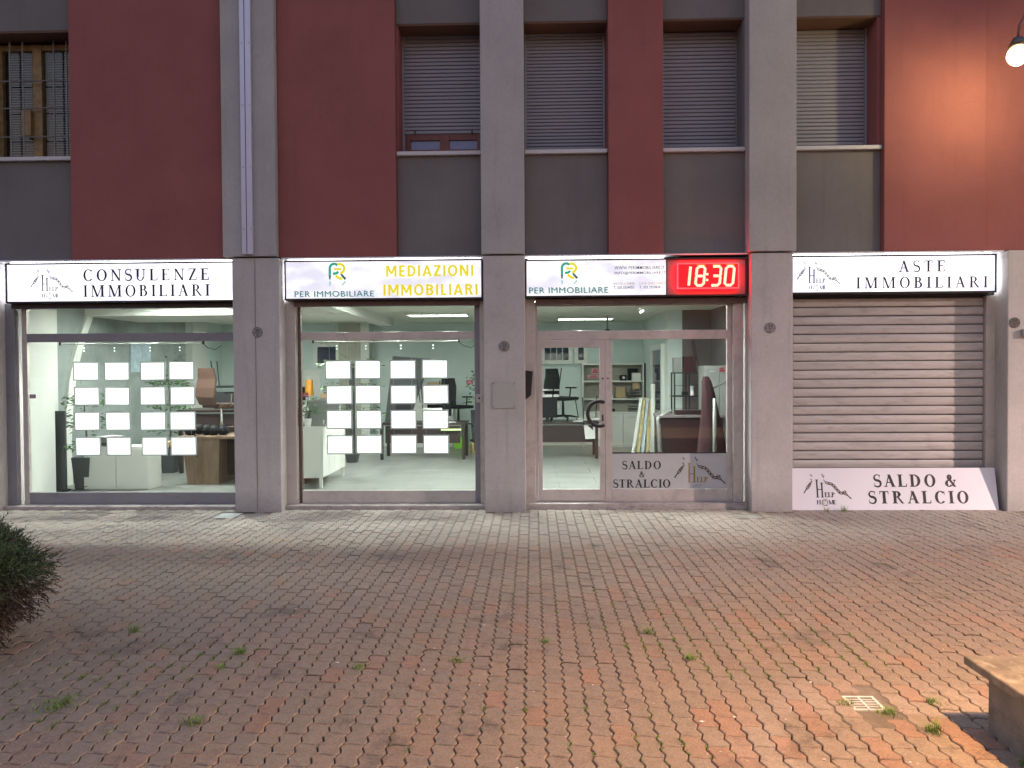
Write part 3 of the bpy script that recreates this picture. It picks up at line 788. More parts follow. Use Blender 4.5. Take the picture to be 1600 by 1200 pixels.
def help_logo(parent, cx, z0, s, y, dark, gold, home=True):
    """broken chain over HELP HOME; cx = x of the tall H's centre, s = metres per logo unit (height about 1)"""
    P = Pen(y)
    for a in (-.09, .09):
        P.poly([(cx + (a - .027) * s, z0 + .27 * s), (cx + (a + .027) * s, z0 + .27 * s), (cx + (a + .027) * s, z0 + (.92 if a < 0 else .80) * s), (cx + (a - .027) * s, z0 + (.92 if a < 0 else .80) * s)])
        for zz in (.27, .92 if a < 0 else .80): P.poly([(cx + (a - .055) * s, z0 + (zz - .012) * s), (cx + (a + .055) * s, z0 + (zz - .012) * s), (cx + (a + .055) * s, z0 + (zz + .012) * s), (cx + (a - .055) * s, z0 + (zz + .012) * s)])
    P.poly([(cx - .09 * s, z0 + .545 * s), (cx + .09 * s, z0 + .545 * s), (cx + .09 * s, z0 + .575 * s), (cx - .09 * s, z0 + .575 * s)])
    roman(P, 'ELP', cx + .17 * s, cx + .56 * s, z0 + .27 * s, .18 * s, 1.3)
    P.mb.build('lettering', gold if not home else dark, parent)
    if home:
        P = Pen(y)
        roman(P, 'H', cx - .14 * s, cx + .1, z0 + .0 * s, .16 * s, 1.3)
        P.arc(cx + .16 * s, z0 + .07 * s, .115 * s, .125 * s, 0, 360, .02 * s, .018 * s)
        P.stroke([(cx + .19 * s, z0 - .02 * s), (cx + .27 * s, z0 - .07 * s)], .018 * s)
        roman(P, 'ME', cx + .30 * s, cx + .60 * s, z0 + .0 * s, .16 * s, 1.3)
        P.mb.build('lettering', dark, parent)
        P = Pen(y - .001)
        P.stroke([(cx + .09 * s, z0 + .02 * s), (cx + .12 * s, z0 + .14 * s), (cx + .17 * s, z0 + .06 * s), (cx + .19 * s, z0 + .16 * s), (cx + .27 * s, z0 + .23 * s)], .016 * s)
        P.arc(cx + .155 * s, z0 + .08 * s, .06 * s, .07 * s, 20, 300, .014 * s, .014 * s)
        P.mb.build('emblem', gold, parent)
    else:
        P = Pen(y)
        P.stroke([(cx + .05 * s, z0 + .10 * s), (cx + .11 * s, z0 + .17 * s), (cx + .13 * s, z0 + .11 * s), (cx + .2 * s, z0 + .18 * s), (cx + .22 * s, z0 + .10 * s), (cx + .33 * s, z0 + .20 * s)], .012 * s)
        P.mb.build('emblem', dark, parent)
    # the chain
    P = Pen(y); G = Pen(y - .0012)
    def link(x, z, ang, l=.085, w=.042):
        pts = []
        for k in range(13):
            a = 2 * PI * k / 12; px, pz = l * math.cos(a), w * math.sin(a)
            pts.append((cx + (x + px * math.cos(ang) - pz * math.sin(ang)) * s, z0 + (z + px * math.sin(ang) + pz * math.cos(ang)) * s))
        P.stroke(pts, .024 * s)
        G.poly([(cx + (x + a * math.cos(ang) - b * math.sin(ang)) * s, z0 + (z + a * math.sin(ang) + b * math.cos(ang)) * s) for a, b in ((-l * .6, -.008), (l * .6, -.008), (l * .6, .008), (-l * .6, .008))])
    P.stroke([(cx - .60 * s, z0 + .42 * s), (cx - .47 * s, z0 + .60 * s)], [.042 * s, .03 * s])
    link(-.44, .635, .95); link(-.385, .71, .95, .07, .04); link(-.34, .775, .95, .05, .03)
    P.stroke([(cx - .32 * s, z0 + .79 * s), (cx - .25 * s, z0 + .86 * s)], .014 * s)
    P.stroke([(cx + .17 * s, z0 + .93 * s), (cx + .24 * s, z0 + .82 * s)], .02 * s)
    for x, z, a in ((.31, .80, -.35), (.42, .77, -.2), (.53, .70, -.75), (.61, .60, -.95), (.70, .50, -.9), (.80, .42, -.2), (.91, .45, .5), (.95, .40, -.6)): link(x, z, a)
    P.stroke([(cx + 1.0 * s, z0 + .37 * s), (cx + 1.16 * s, z0 + .21 * s)], [.03 * s, .042 * s])
    for a, b, c, d in ((-.32, 1.13, -.24, 1.06), (-.33, .93, -.27, .93), (.12, 1.15, .15, 1.05), (.20, 1.08, .16, 1.0), (-.30, .85, -.26, .89)):
        P.stroke([(cx + a * s, z0 + b * s), (cx + c * s, z0 + d * s)], .028 * s)
    P.mb.build('emblem', dark, parent); G.mb.build('emblem', gold, parent)

# ------------------------------------------------------------------ lightbox signs
def lightbox(name, label, x0, x1, z0, z1, face, px1=None, yf=.10, side=0):
    t = thing(name, label, 'sign', (0, 0, 0), group='lit signs above the shops')
    b = .022
    px1 = px1 or x1
    fr = MB()
    fr.box(x0, x1, yf, .30, z1 - b, z1); fr.box(x0, x1, yf, .30, z0, z0 + b)
    fr.box(x0, x0 + b, yf + .0006, .30, z0 + b, z1 - b); fr.box(x1 - b, x1, yf + .0006, .30, z0 + b, z1 - b)
    fr.build('frame', 'blackmetal', t, bevel=.003)
    B(x0 + b, px1 - b, yf + .012, yf + .02, z0 + b, z1 - b).build('panel', face, t)
    B(x0 + b, x1 - b, .21, .296, z0 + b, z1 - b).build('back', 'signback', t)
    B(x0 + .04, px1 - .04, .15, .29, z1 + .003, z1 + .010).build('light_gap', 'leak', t)
    if side:
        xx = x0 - .009 if side < 0 else x1 + .002
        B(xx, xx + .007, .20, .29, z0 + .03, z1 - .03).build('light_gap', 'leak', t)
    return t
s1 = lightbox('shop_sign', 'lit white sign reading CONSULENZE IMMOBILIARI above the leftmost shop window', -7.045, -3.95, 2.783, 3.318, 'lit_white', side=-1)
YS = .108
P = Pen(YS); roman(P, 'CONSULENZE', -5.99, -4.285, 3.07, .155, 1.15, (s1, 'ink')); roman(P, 'IMMOBILIARI', -5.99, -4.285, 2.86, .155, 1.15, (s1, 'ink'))
help_logo(s1, -6.51, 2.855, .325, YS, 'ink_grey', 'ink_gold')

def per_logo(t, x, z, s, y, refl=True):
    P = Pen(y)
    def arcpts(cx, cz, r, a0, a1, n=12): return [(cx + r * math.cos(math.radians(a0 + (a1 - a0) * k / n)), cz + r * math.sin(math.radians(a0 + (a1 - a0) * k / n))) for k in range(n + 1)]
    def S(pts): return [(x + a * s, z + b * s) for a, b in pts]
    wd = .15 * s
    for pts_ in ([(.06, .30), (.06, .66)] + arcpts(.32, .68, .26, 180, 40), [(.24, .36)] + arcpts(.34, .62, .25, -95, -30, 6)):
        P = Pen(y); P.stroke(S(pts_), wd); P.mb.build('emblem', 'ink_green', t)
    for pts_, k_ in (([(.52, .92)] + arcpts(.66, .66, .26, 100, -88), 1), ([(.30, .63), (.76, .63)], .85), ([(.42, .27), (.50, .16), (.66, .08), (.80, .06)], 1)):
        P = Pen(y - .0015); P.stroke(S(pts_), wd * k_); P.mb.build('emblem', 'ink_yellow', t)
    P = Pen(y - .0006)
    P.stroke(S([(.06, .02), (.06, .29)]), [wd * .5, wd]); P.stroke(S([(.72, .34), (.99, .03)]), [wd * .8, wd]); P.mb.build('emblem', 'ink_teal', t)
    P = Pen(y - .0006)
    P.stroke(S([(.07, -.08), (.07, -.34)]), [wd, wd * .6]); P.stroke(S([(.98, -.10), (.76, -.34)]), [wd * .9, wd * .5]); P.mb.build('emblem', 'ink_teal_pale', t)
s2 = lightbox('shop_sign', 'lit lavender sign with yellow MEDIAZIONI IMMOBILIARI and a green and gold monogram', -3.285, -.652, 2.79, 3.318, 'lit_soft', side=-1)
per_logo(s2, -2.69, 3.055, .225, YS)
blt(s2, 'PER IMMOBILIARE', -3.15, 2.833, YS, .078, 'ink_teal', 1.055)
blt(s2, 'PER IMMOBILIARE', -3.14, 2.828, YS + .0006, .074, 'ink_teal_pale', 1.06)
sans(s2, 'MEDIAZIONI', -1.935, -.77, 3.09, .148, 'ink_yellow', YS)
sans(s2, 'IMMOBILIARI', -1.975, -.715, 2.84, .148, 'ink_yellow', YS)
s3 = lightbox('shop_sign', 'lit sign reading PER IMMOBILIARE with web address and phone numbers above the door', -.098, 2.80, 2.80, 3.30, 'lit_soft', 1.765)
B(1.768, 2.777, .128, .16, 2.823, 3.277).build('blank_panel', 'signback', s3)
per_logo(s3, .375, 3.04, .215, YS)
blt(s3, 'PER IMMOBILIARE', -.045, 2.853, YS, .080, 'ink_teal', 1.035)
blt(s3, 'PER IMMOBILIARE', -.035, 2.848, YS + .0006, .076, 'ink_teal_pale', 1.04)
blt(s3, 'WWW.PERIMMOBILIARE.IT', 1.075, 3.155, YS, .045, 'ink_grey', .655, .008)
blt(s3, 'INFO@PERIMMOBILIARE.IT', 1.075, 3.085, YS, .045, 'ink_grey', .665, .008)
blt(s3, 'MICHELE PERRI', 1.055, 2.957, YS, .030, 'ink_gold', .28)
blt(s3, 'LUCA GUICCIARDI', 1.395, 2.957, YS, .030, 'ink_gold', .335)
blt(s3, 'T. 320 3554052', 1.06, 2.905, YS, .036, 'ink_grey', .27, .012)
blt(s3, 'T. 333 2959834', 1.40, 2.905, YS, .036, 'ink_grey', .27, .012)
s4 = lightbox('shop_sign', 'lit white sign reading ASTE IMMOBILIARI above the closed steel shutter', 3.362, 5.992, 2.815, 3.315, 'lit_white', side=1)
P = Pen(YS); roman(P, 'ASTE', 4.745, 5.345, 3.09, .145, 1.1, (s4, 'ink')); roman(P, 'IMMOBILIARI', 4.20, 5.88, 2.88, .145, 1.1, (s4, 'ink'))
help_logo(s4, 3.63, 2.875, .315, YS, 'ink_grey', 'ink_gold')

# LED clock -----------------------------------------------------------------
ck = thing('led_clock', 'red LED clock showing 18:30 at the right end of the door sign', 'clock', (1.872, .02, 2.885))
cw, chh = .80, .335
hs = MB(); hs.box(.004, cw - .004, .0165, .1, .003, .013); hs.box(.004, cw - .004, .0165, .1, chh - .013, chh - .003); hs.box(.004, .014, .017, .1, .0135, chh - .0135); hs.box(cw - .014, cw - .004, .017, .1, .0135, chh - .0135)
hs.build('housing', 'housing_red', ck)
fr = MB(); fr.box(0, cw, 0, .016, 0, .016); fr.box(0, cw, 0, .016, chh - .016, chh); fr.box(0, .016, .0005, .016, .016, chh - .016); fr.box(cw - .016, cw, .0005, .016, .016, chh - .016)
fr.build('case', 'clock_case', ck, bevel=.002)
B(.016, cw - .016, .02, .05, .016, chh - .016).build('face', 'led_face', ck)
def seg(P, pts, x, w=.034): P.stroke([(x + .012 + a + .10 * b, .045 + b) for a, b in pts], w)
H_, W_ = .245, .105
def digit(P, c, x):
    r = .028
    if c == '1': seg(P, [(.04, 0), (.04, H_)], x)
    if c == '0': seg(P, [(W_ / 2, 0), (r, 0), (0, r), (0, H_ - r), (r, H_), (W_ - r, H_), (W_, H_ - r), (W_, r), (W_ - r, 0), (W_ / 2, 0)], x)
    if c == '8':
        seg(P, [(W_ / 2, 0), (r, 0), (0, r), (0, H_ / 2 - r / 2), (r / 2, H_ / 2), (0, H_ / 2 + r / 2), (0, H_ - r), (r, H_), (W_ - r, H_), (W_, H_ - r), (W_, H_ / 2 + r / 2), (W_ - r / 2, H_ / 2), (W_, H_ / 2 - r / 2), (W_, r), (W_ - r, 0), (W_ / 2, 0)], x)
        seg(P, [(r, H_ / 2), (W_ - r, H_ / 2)], x)
    if c == '3':
        seg(P, [(0, H_), (W_ - r, H_), (W_, H_ - r), (W_, H_ / 2 + r / 2), (W_ - r / 2, H_ / 2), (W_, H_ / 2 - r / 2), (W_, r), (W_ - r, 0), (0, 0)], x)
        seg(P, [(.015, H_ / 2), (W_ - r, H_ / 2)], x)
for nm, x in (('1', .10), ('8', .225), ('3', .43), ('0', .60)):
    P = Pen(.012); digit(P, nm, x); P.mb.build('digit', 'led', ck)
P = Pen(.012)
for z in (.115, .19): P.poly([(.385 + .1 * z / 3 + a, z + b) for a, b in ((-.014, -.014), (.014, -.014), (.014, .014), (-.014, .014))])
P.mb.build('colon', 'led', ck)
P = Pen(.016)
for x in (.225, .43, .60): P.stroke([(x + .03, .31), (x + .13, .31), (x + .145, .30)], .012)
P.mb.build('segment_edge', 'led_dim', ck)

# leaning board ----------------------------------------------------------------
bd = thing('sign_board', 'white SALDO & STRALCIO board leaning at the foot of the closed steel shutter', 'sign board', (4.72, .075, .0), rot=(-math.atan2(.10, .53), 0, 0))
w2 = 1.345
MB().hexa([(-w2, 0, 0), (1.30, 0, .0), (1.30, .006, .0), (-w2, .006, 0)], [(-w2, 0, .545), (1.298, 0, .545), (1.298, .006, .545), (-w2, .006, .545)]).build('panel', 'board', bd)
P = Pen(-.0015); roman(P, 'SALDO &', -.275, .80, .30, .16, 1.4, (bd, 'black')); roman(P, 'STRALCIO', -.355, .93, .085, .16, 1.4, (bd, 'black'))
help_logo(bd, -.98, .075, .345, -.0015, 'black', 'gold')

# window film with the same words ---------------------------------------------
fm = thing('window_decal', 'grey SALDO & STRALCIO film along the bottom of the glass beside the door', 'window film', (1.062, YF - .0065, .24))
B(0, 1.532, 0, .002, 0, .475).build('film', 'film', fm)
B(0, 1.532, -.004, .002, .476, .492).build('edge', 'black', fm)
P = Pen(-.0015); roman(P, 'SALDO', .135, .655, .265, .11, 1.25, (fm, 'black')); roman(P, '&', .36, .43, .155, .08, 1.2, (fm, 'black')); roman(P, 'STRALCIO', .012, .78, .015, .11, 1.25, (fm, 'black'))
help_logo(fm, 1.065, -.015, .385, -.0015, 'black', 'gold', home=False)

# number plates, plate, letter box, key box, stickers ---------------------------
def numplate(x, z, a, b, label, face='tileplate'):
    t = thing('number_plate', label, 'number plate', (x, .010, z), group='round house number plates')
    MB().cyly(0, 0, -.006, .0, .066, 28).build('disc', face, t)
    P = Pen(-.0075); P.arc(0, 0, .066, .066, 0, 360, .005, .005, 28); P.stroke([(-.06, -.005), (.06, -.005)], .004); P.mb.build('rim', 'black', t)
    blt(t, a, -.030, .008, -.0078, .038, 'black', .06, .01); blt(t, b, -.014, -.048, -.0078, .036, 'black', .028, .01)
numplate(-3.615, 2.367, '26', 'A', 'round number plate 26 A on the wide left pillar')
numplate(-.37, 2.16, '26', 'B', 'round number plate 26 B above the metal wall plate')
numplate(3.065, 2.375, '26', 'C', 'round number plate 26 C on the pillar beside the closed shutter')
numplate(6.163, 2.417, '26', 'D', 'dark tarnished number plate at the right edge of the facade', 'tileplate_dark')
pq = thing('wall_plate', 'blank grey metal plate with corner screws on the middle pillar', 'wall plate', (-.532, .011, 1.352))
B(0, .305, -.012, 0, 0, .345).build('plate', 'plaque', pq, bevel=.003)
for x in (.018, .287):
    for z in (.018, .327): MB().cyly(x, z, -.016, -.011, .006, 8).build('screw', 'blackmetal', pq)
mbx = thing('letter_box', 'black letter box fixed to the side of the middle pillar by the door', 'letter box', (-.10, .10, 1.46))
MB().hexa([(0, -.06, 0), (.075, -.06, .06), (.075, .16, .06), (0, .16, 0)], [(0, -.06, .375), (.095, -.06, .355), (.095, .16, .355), (0, .16, .375)]).build('body', 'blackmetal', mbx, bevel=.005)
MB().hexa([(0, -.07, .376), (.105, -.07, .356), (.105, .165, .356), (0, .165, .376)], [(0, -.07, .386), (.105, -.07, .366), (.105, .165, .366), (0, .165, .386)]).build('lid', 'blackmetal', mbx)
kb = thing('key_switch', 'small pale key switch box on the right frame of the second window', 'switch box', (-.762, .24, 1.42))
B(0, .085, 0, .10, 0, .105).build('box', 'alu', kb, bevel=.004)
MB().cyly(.042, .055, -.006, .001, .014, 12).build('lock', 'black', kb)
B(6.24, 6.5, -.05, .011, 2.24, 2.33).build('junction_box', 'cover_pale', None, bevel=.005); jb = bpy.data.objects['junction_box']; tag(jb, 'small pale junction box at the right edge below the tarnished number plate', 'junction box')
B(-.095, -.055, .20, .259, 1.07, 1.16).build('door_bell', 'alu', None, bevel=.004); tag(bpy.data.objects['door_bell'], 'small pale bell push below the black letter box', 'door bell')
def sticker(x, z, w_, h_, m1, m2, label):
    t = thing('sticker', label, 'sticker', (x, YF - .0065, z))
    B(0, w_, 0, .0015, 0, h_).build('sheet', m1, t)
    B(w_ * .1, w_ * .9, -.001, -.0002, h_ * .2, h_ * .45).build('print', m2, t); B(w_ * .2, w_ * .75, -.001, -.0002, h_ * .6, h_ * .8).build('print', m2, t)
sticker(-6.915, 1.50, .085, .055, 'stick_purple', 'stick_pink', 'purple sticker on the left edge of the leftmost shop glass')
sticker(-3.135, 1.50, .075, .06, 'stick_red', 'stick_pink', 'red sticker on the left edge of the middle shop glass')
sticker(-.90, 1.66, .085, .055, 'stick_red', 'stick_pink', 'red sticker high on the right edge of the middle shop glass')
sticker(.79, 1.79, .095, .075, 'stick_pink', 'stick_red', 'upper red and white sticker on the door glass')
sticker(.735, 1.735, .155, .04, 'stick_pink', 'stick_red', 'narrow pink sticker just under the other on the door glass')
sticker(2.49, 1.80, .09, .07, 'stick_pink', 'stick_red', 'pink sticker on the glass in front of the grey lockers')

# ------------------------------------------------------------------ interior shell
FZ = .05
B(-9.5, 3.6, .602, 8.6, -.05, FZ - .012).build('floor', 'grout', None, kind='structure')
flo = bpy.data.objects['floor']
B(-9.5, 3.6, .4, .602, -.05, FZ - .013).build('floor_edge', 'grout', flo)
tw, tl = 1.2, .6
ti = MB(); ti.box(-tw / 2 + .002, tw / 2 - .002, -tl / 2 + .002, tl / 2 - .002, -.01, 0)
tme = ti.mesh('tile', 'tile')
r = 0; y = .72
while y < 8.3:
    x = -7.4 + (r % 2) * .6
    while x < 3.4:
        if x - .6 > -8.2:
            o = bpy.data.objects.new('tile', tme); COL.objects.link(o); o.parent = flo
            o.location = (x, y, FZ + random.uniform(-.0006, .0006)); o.rotation_euler = (random.gauss(0, .0006), random.gauss(0, .0005), PI * (random.random() < .5))
        x += tw
    y += tl; r += 1
CE = 2.97
B(-9.5, 3.6, .603, 8.6, CE, 3.11).build('ceiling', 'ceiling', bld)
def wall(x0, x1, y0, y1, m_, z0=FZ - .03, z1=CE): B(x0, x1, y0, y1, z0, z1).build('interior_wall', m_, bld)
wall(-9.5, 3.6, 8.20, 8.45, 'wall_teal')
wall(-7.75, -7.45, 1.66, 6.3, 'wall_venetian'); wall(-7.75, -7.30, 6.301, 7.1, 'wall_cream'); wall(-7.75, -7.45, 7.101, 8.199, 'wall_teal')
wall(-7.75, -7.33, 1.35, 1.659, 'wall_cream'); wall(-9.5, -7.19, .604, 1.349, 'wall_cream')
wall(2.60, 2.85, 4.75, 8.199, 'wall_teal'); wall(2.851, 3.45, 4.75, 5.0, 'wall_dull'); wall(3.40, 3.6, .604, 4.749, 'wall_dull')  # unlit, reflection-darkened look of the front part put into the dull wall colour
wall(2.58, 2.599, 4.75, 4.95, 'wall_cream')
wall(-4.55, -4.02, 7.9, 8.199, 'wall_beige'); wall(-4.02, -3.82, 7.85, 8.199, 'wall_cream')
for n, (x0, x1) in enumerate(((-7.17, -3.945), (-3.322, -.64), (-.10, 2.82), (3.355, 6.08))): pass
B(-3.95, -3.31, .601, .66, 0, CE).build('interior_wall', 'wall_cream', bld)
B(-.65, -.09, .601, .66, 0, CE).build('interior_wall', 'wall_cream', bld)
B(3.601, 6.2, .605, .65, -.02, CE).build('interior_wall', 'wall_dull', bld)
B(-7.449, -3.0, 2.6, 4.4, 2.79, CE - .001).build('bulkhead', 'wall_cream', bld)
B(-3.25, -3.0, .9, 2.599, 2.80, CE - .001).build('beam', 'wall_cream', bld); B(-3.25, -3.0, 4.401, 6.4, 2.80, CE - .001).build('beam', 'wall_cream', bld)
# curved white trim on the left wall
tr = MB(); pts = [(1.95, .05), (1.93, .7), (1.98, 1.25), (2.08, 1.75), (2.26, 2.2), (2.45, 2.55), (2.60, 2.79)]
for (ya, za), (yb_, zb) in zip(pts[:-1], pts[1:]):
    tr.hexa([(-7.449, ya, za), (-7.40, ya, za), (-7.40, ya + .17, za), (-7.449, ya + .17, za)], [(-7.449, yb_, zb), (-7.40, yb_, zb), (-7.40, yb_ + .17, zb), (-7.449, yb_ + .17, zb)])
tr.build('curved_trim', 'white_furn', bld)
# back windows
def backwin(x0, x1, z0, z1, bars, th=.09, x_=None):
    y1 = 8.199
    f = MB(); f.box(x0 - th, x0, y1 - .07, y1, z0 - th, z1 + th); f.box(x1, x1 + th, y1 - .07, y1, z0 - th, z1 + th)
    f.box(x0, x1, y1 - .069, y1, z0 - th, z0); f.box(x0, x1, y1 - .069, y1, z1, z1 + th)
    wi = f.build('back_window', 'white_furn', bld)
    B(x0, x1, y1 - .02, y1 - .01, z0, z1).build('pane', 'glass_up', wi)
    for k in range(bars):
        x = x0 + (x1 - x0) * (k + 1) / (bars + 1); MB().tube([(x, y1 - .03, z0), (x, y1 - .03, z1)], .012, 6).build('bar', 'wall_cream', wi)
backwin(.28, .84, 2.07, 2.52, 3); backwin(1.07, 1.20, 2.07, 2.52, 0); backwin(-5.13, -4.68, 2.03, 2.42, 0)
# tall window with frame on the right side wall
sw = MB(); sw.box(2.53, 2.60, 5.25, 5.36, .9, 2.35); sw.box(2.53, 2.60, 6.6, 6.71, .9, 2.35); sw.box(2.53, 2.60, 5.36, 6.6, 2.24, 2.35); sw.box(2.53, 2.60, 5.36, 6.6, .9, 1.0)
so = sw.build('side_window', 'white_furn', bld); B(2.575, 2.59, 5.36, 6.6, 1.0, 2.24).build('pane', 'glass_up', so)

# ceiling lights -------------------------------------------------------------------
def ceil_light(x, y, label, dm):
    t = thing('ceiling_light', label, 'ceiling light', (x, y, CE), group='recessed ceiling light panels')
    fr = MB(); fr.box(-.62, .62, -.32, -.29, -.03, -.001); fr.box(-.62, .62, .29, .32, -.03, -.001); fr.box(-.62, -.59, -.29, .29, -.03, -.001); fr.box(.59, .62, -.29, .29, -.03, -.001)
    fr.build('frame', 'white_furn', t)
    B(-.59, .59, -.29, .29, -.018, -.004).build('diffuser', dm, t)
    for k in (-1, 0, 1): B(k * .3 - .006, k * .3 + .006, -.29, .29, -.028, -.019).build('louvre', 'white_furn', t)
    return t
cl = ceil_light(-1.9, 5.4, 'dim louvred ceiling panel seen through the top of the middle shop window', 'ceil_dim')
copy_thing(cl, (1.15, 6.9, CE), 'dim louvred ceiling panel seen through the pane above the glass door')
cb = ceil_light(-5.6, 2.0, 'lit ceiling panel over the white cabinet in the leftmost shop', 'ceil_lit')
for x, y, s_ in ((-1.9, 2.2, 'just inside the middle shop window'), (.2, 2.3, 'just inside the glass door'), (-5.0, 4.9, 'behind the cream bulkhead of the leftmost shop'), (1.9, 1.7, 'nearest the glass at the right of the right shop')):
    copy_thing(cb, (x, y, CE), 'lit ceiling panel ' + s_)
def added_spot(x, label, watts):  # added spots, unseen above the header, to brighten the pavement outside
    t = thing('added_window_spot', label, 'spotlight', (x, 1.0, CE), group='added spots along the shop windows')
    MB().tube([(0, 0, 0), (0, 0, -.05)], .012, 8).build('stem', 'white_furn', t)
    MB().tube([(0, .03, -.03), (0, -.02, -.12)], [.035, .045], 14).build('shade', 'white_furn', t, smooth=True)
    MB().tube([(0, -.0205, -.121), (0, -.023, -.126)], .036, 14).build('lens', 'spot_lit', t)
    l = bpy.data.lights.new('added_spot_beam', 'SPOT'); l.energy = watts; l.color = (.97, 1.0, .92); l.spot_size = math.radians(72); l.spot_blend = .55; l.shadow_soft_size = .05
    o = bpy.data.objects.new('added_spot_beam', l); COL.objects.link(o); o.parent = t; o.location = (0, -.035, -.15); o.rotation_euler = (-math.radians(27), 0, 0)
for x, s_ in ((-6.5, 'first'), (-5.6, 'second'), (-4.7, 'third')): added_spot(x, s_ + ' added unseen spotlight from the left over the left shop window', ADDED_SPOT_W)
for x, s_ in ((-2.8, 'first'), (-2.0, 'second'), (-1.2, 'third')): added_spot(x, s_ + ' added unseen spotlight from the left over the middle shop window', ADDED_SPOT_W * .75)
for x, s_ in ((.7, 'left'), (1.9, 'right')): added_spot(x, s_ + ' added unseen spotlight over the glass door', ADDED_SPOT_W * .5)
st = thing('ceiling_spotlight', 'small lit spotlight hanging behind the pane above the glass door', 'spotlight', (1.80, 3.0, CE))
MB().tube([(0, 0, 0), (0, 0, -.06)], .012, 8).build('stem', 'white_furn', st)
MB().tube([(-.03, -.0, -.05), (.03, -.03, -.15)], [.035, .045], 14).build('shade', 'alu', st, smooth=True)
MB().tube([(.0305, -.0305, -.151), (.034, -.033, -.158)], .036, 14).build('lens', 'spot_lit', st)

# ------------------------------------------------------------------ hanging display cards
def display(cols, rows, rx0, rx1, rz, where, yy=.50, prints=True):
    t = thing('display_rail', 'thin steel rail with hanging wires and tiny glowing dots in the ' + where, 'display rail', (0, yy, rz))
    MB().tube([(rx0, 0, 0), (rx1, 0, 0)], .008, 8).build('rail', 'white_furn', t)
    for x in (rx0, rx1): B(x - .012, x + .012, -.012, .012, -.015, .03).build('bracket', 'black', t)
    for c in cols:
        for dx in (-.125, .125):
            MB().tube([(c + dx, 0, 0), (c + dx, 0, FZ - rz + .03 if False else rows[-1] - .12 - rz)], .0016, 4).build('wire', 'wire', t)
        for dz in (-.055, -.095): MB().sphere((c - .02, -.004, dz), .007, 8, 5).build('spot', 'glow_dot', t)  # two tiny glowing dots below the rail at each column
    MB().tube([(rx1, 0, -.005), (rx1 + .06, 0, -.06), (rx1 + .16, .0, -.09), (rx1 + .26, 0, -.03)], .004, 6).build('cable', 'black', t)
    rn = ('top', 'second', 'third', 'bottom'); cn = ('first', 'second', 'third', 'fourth')
    fr = MB(); a, b, k = .18, .131, .018
    fr.box(-a, a, 0, .012, b - k, b); fr.box(-a, a, 0, .012, -b, -b + k); fr.box(-a, -a + k, 0, .0119, -b + k, b - k); fr.box(a - k, a, 0, .0119, -b + k, b - k)
    fme = fr.mesh('frame', 'card_frame'); cme = MB().box(-a + k, a - k, .002, .009, -b + k, b - k).mesh('card', 'card')
    for i, z in enumerate(rows):
        for j, x in enumerate(cols):
            p = thing('display_card', 'glowing white property card, %s row, %s from the left in the %s' % (rn[i], cn[j], where), 'display card', (x + random.uniform(-.006, .006) + i * .004, yy + .005, z + random.uniform(-.003, .003)), group='lit property cards in the ' + where)
            p.rotation_euler = (0, random.gauss(0, .006), random.gauss(0, .03))
            for nm, me_ in (('frame', fme), ('card', cme)):
                o = bpy.data.objects.new(nm, me_); COL.objects.link(o); o.parent = p
            if (prints and j in (1, 2)) or (prints and random.random() < .3):
                pm = MB(); pm.box(-.15, -.10, .0005, .0012, .075, .085)
                pm.box(-.055, -.025, .0005, .0012, .075, .085)
                if random.random() < .6:
                    xx = random.uniform(.02, .1)
                    for q_ in range(3): pm.box(xx + q_ * .018, xx + q_ * .018 + .012, .0005, .0012, -.02 + random.uniform(-.03, .03), -.01 + random.uniform(-.005, .03))
                pm.build('print', 'card_print', p)
            elif random.random() < .5:
                xx = random.uniform(-.05, .1); zz = random.uniform(-.08, .05)
                MB().box(xx, xx + .03, .0005, .0012, zz, zz + .006).build('print', 'card_print', p)
display([-6.205, -5.775, -5.275, -4.86], [1.868, 1.522, 1.175, .825], -6.56, -4.55, 2.245, 'left shop window')
display([-2.675, -2.275, -1.79, -1.345], [1.868, 1.52, 1.18, .835], -3.02, -1.01, 2.25, 'middle shop window', prints=False)

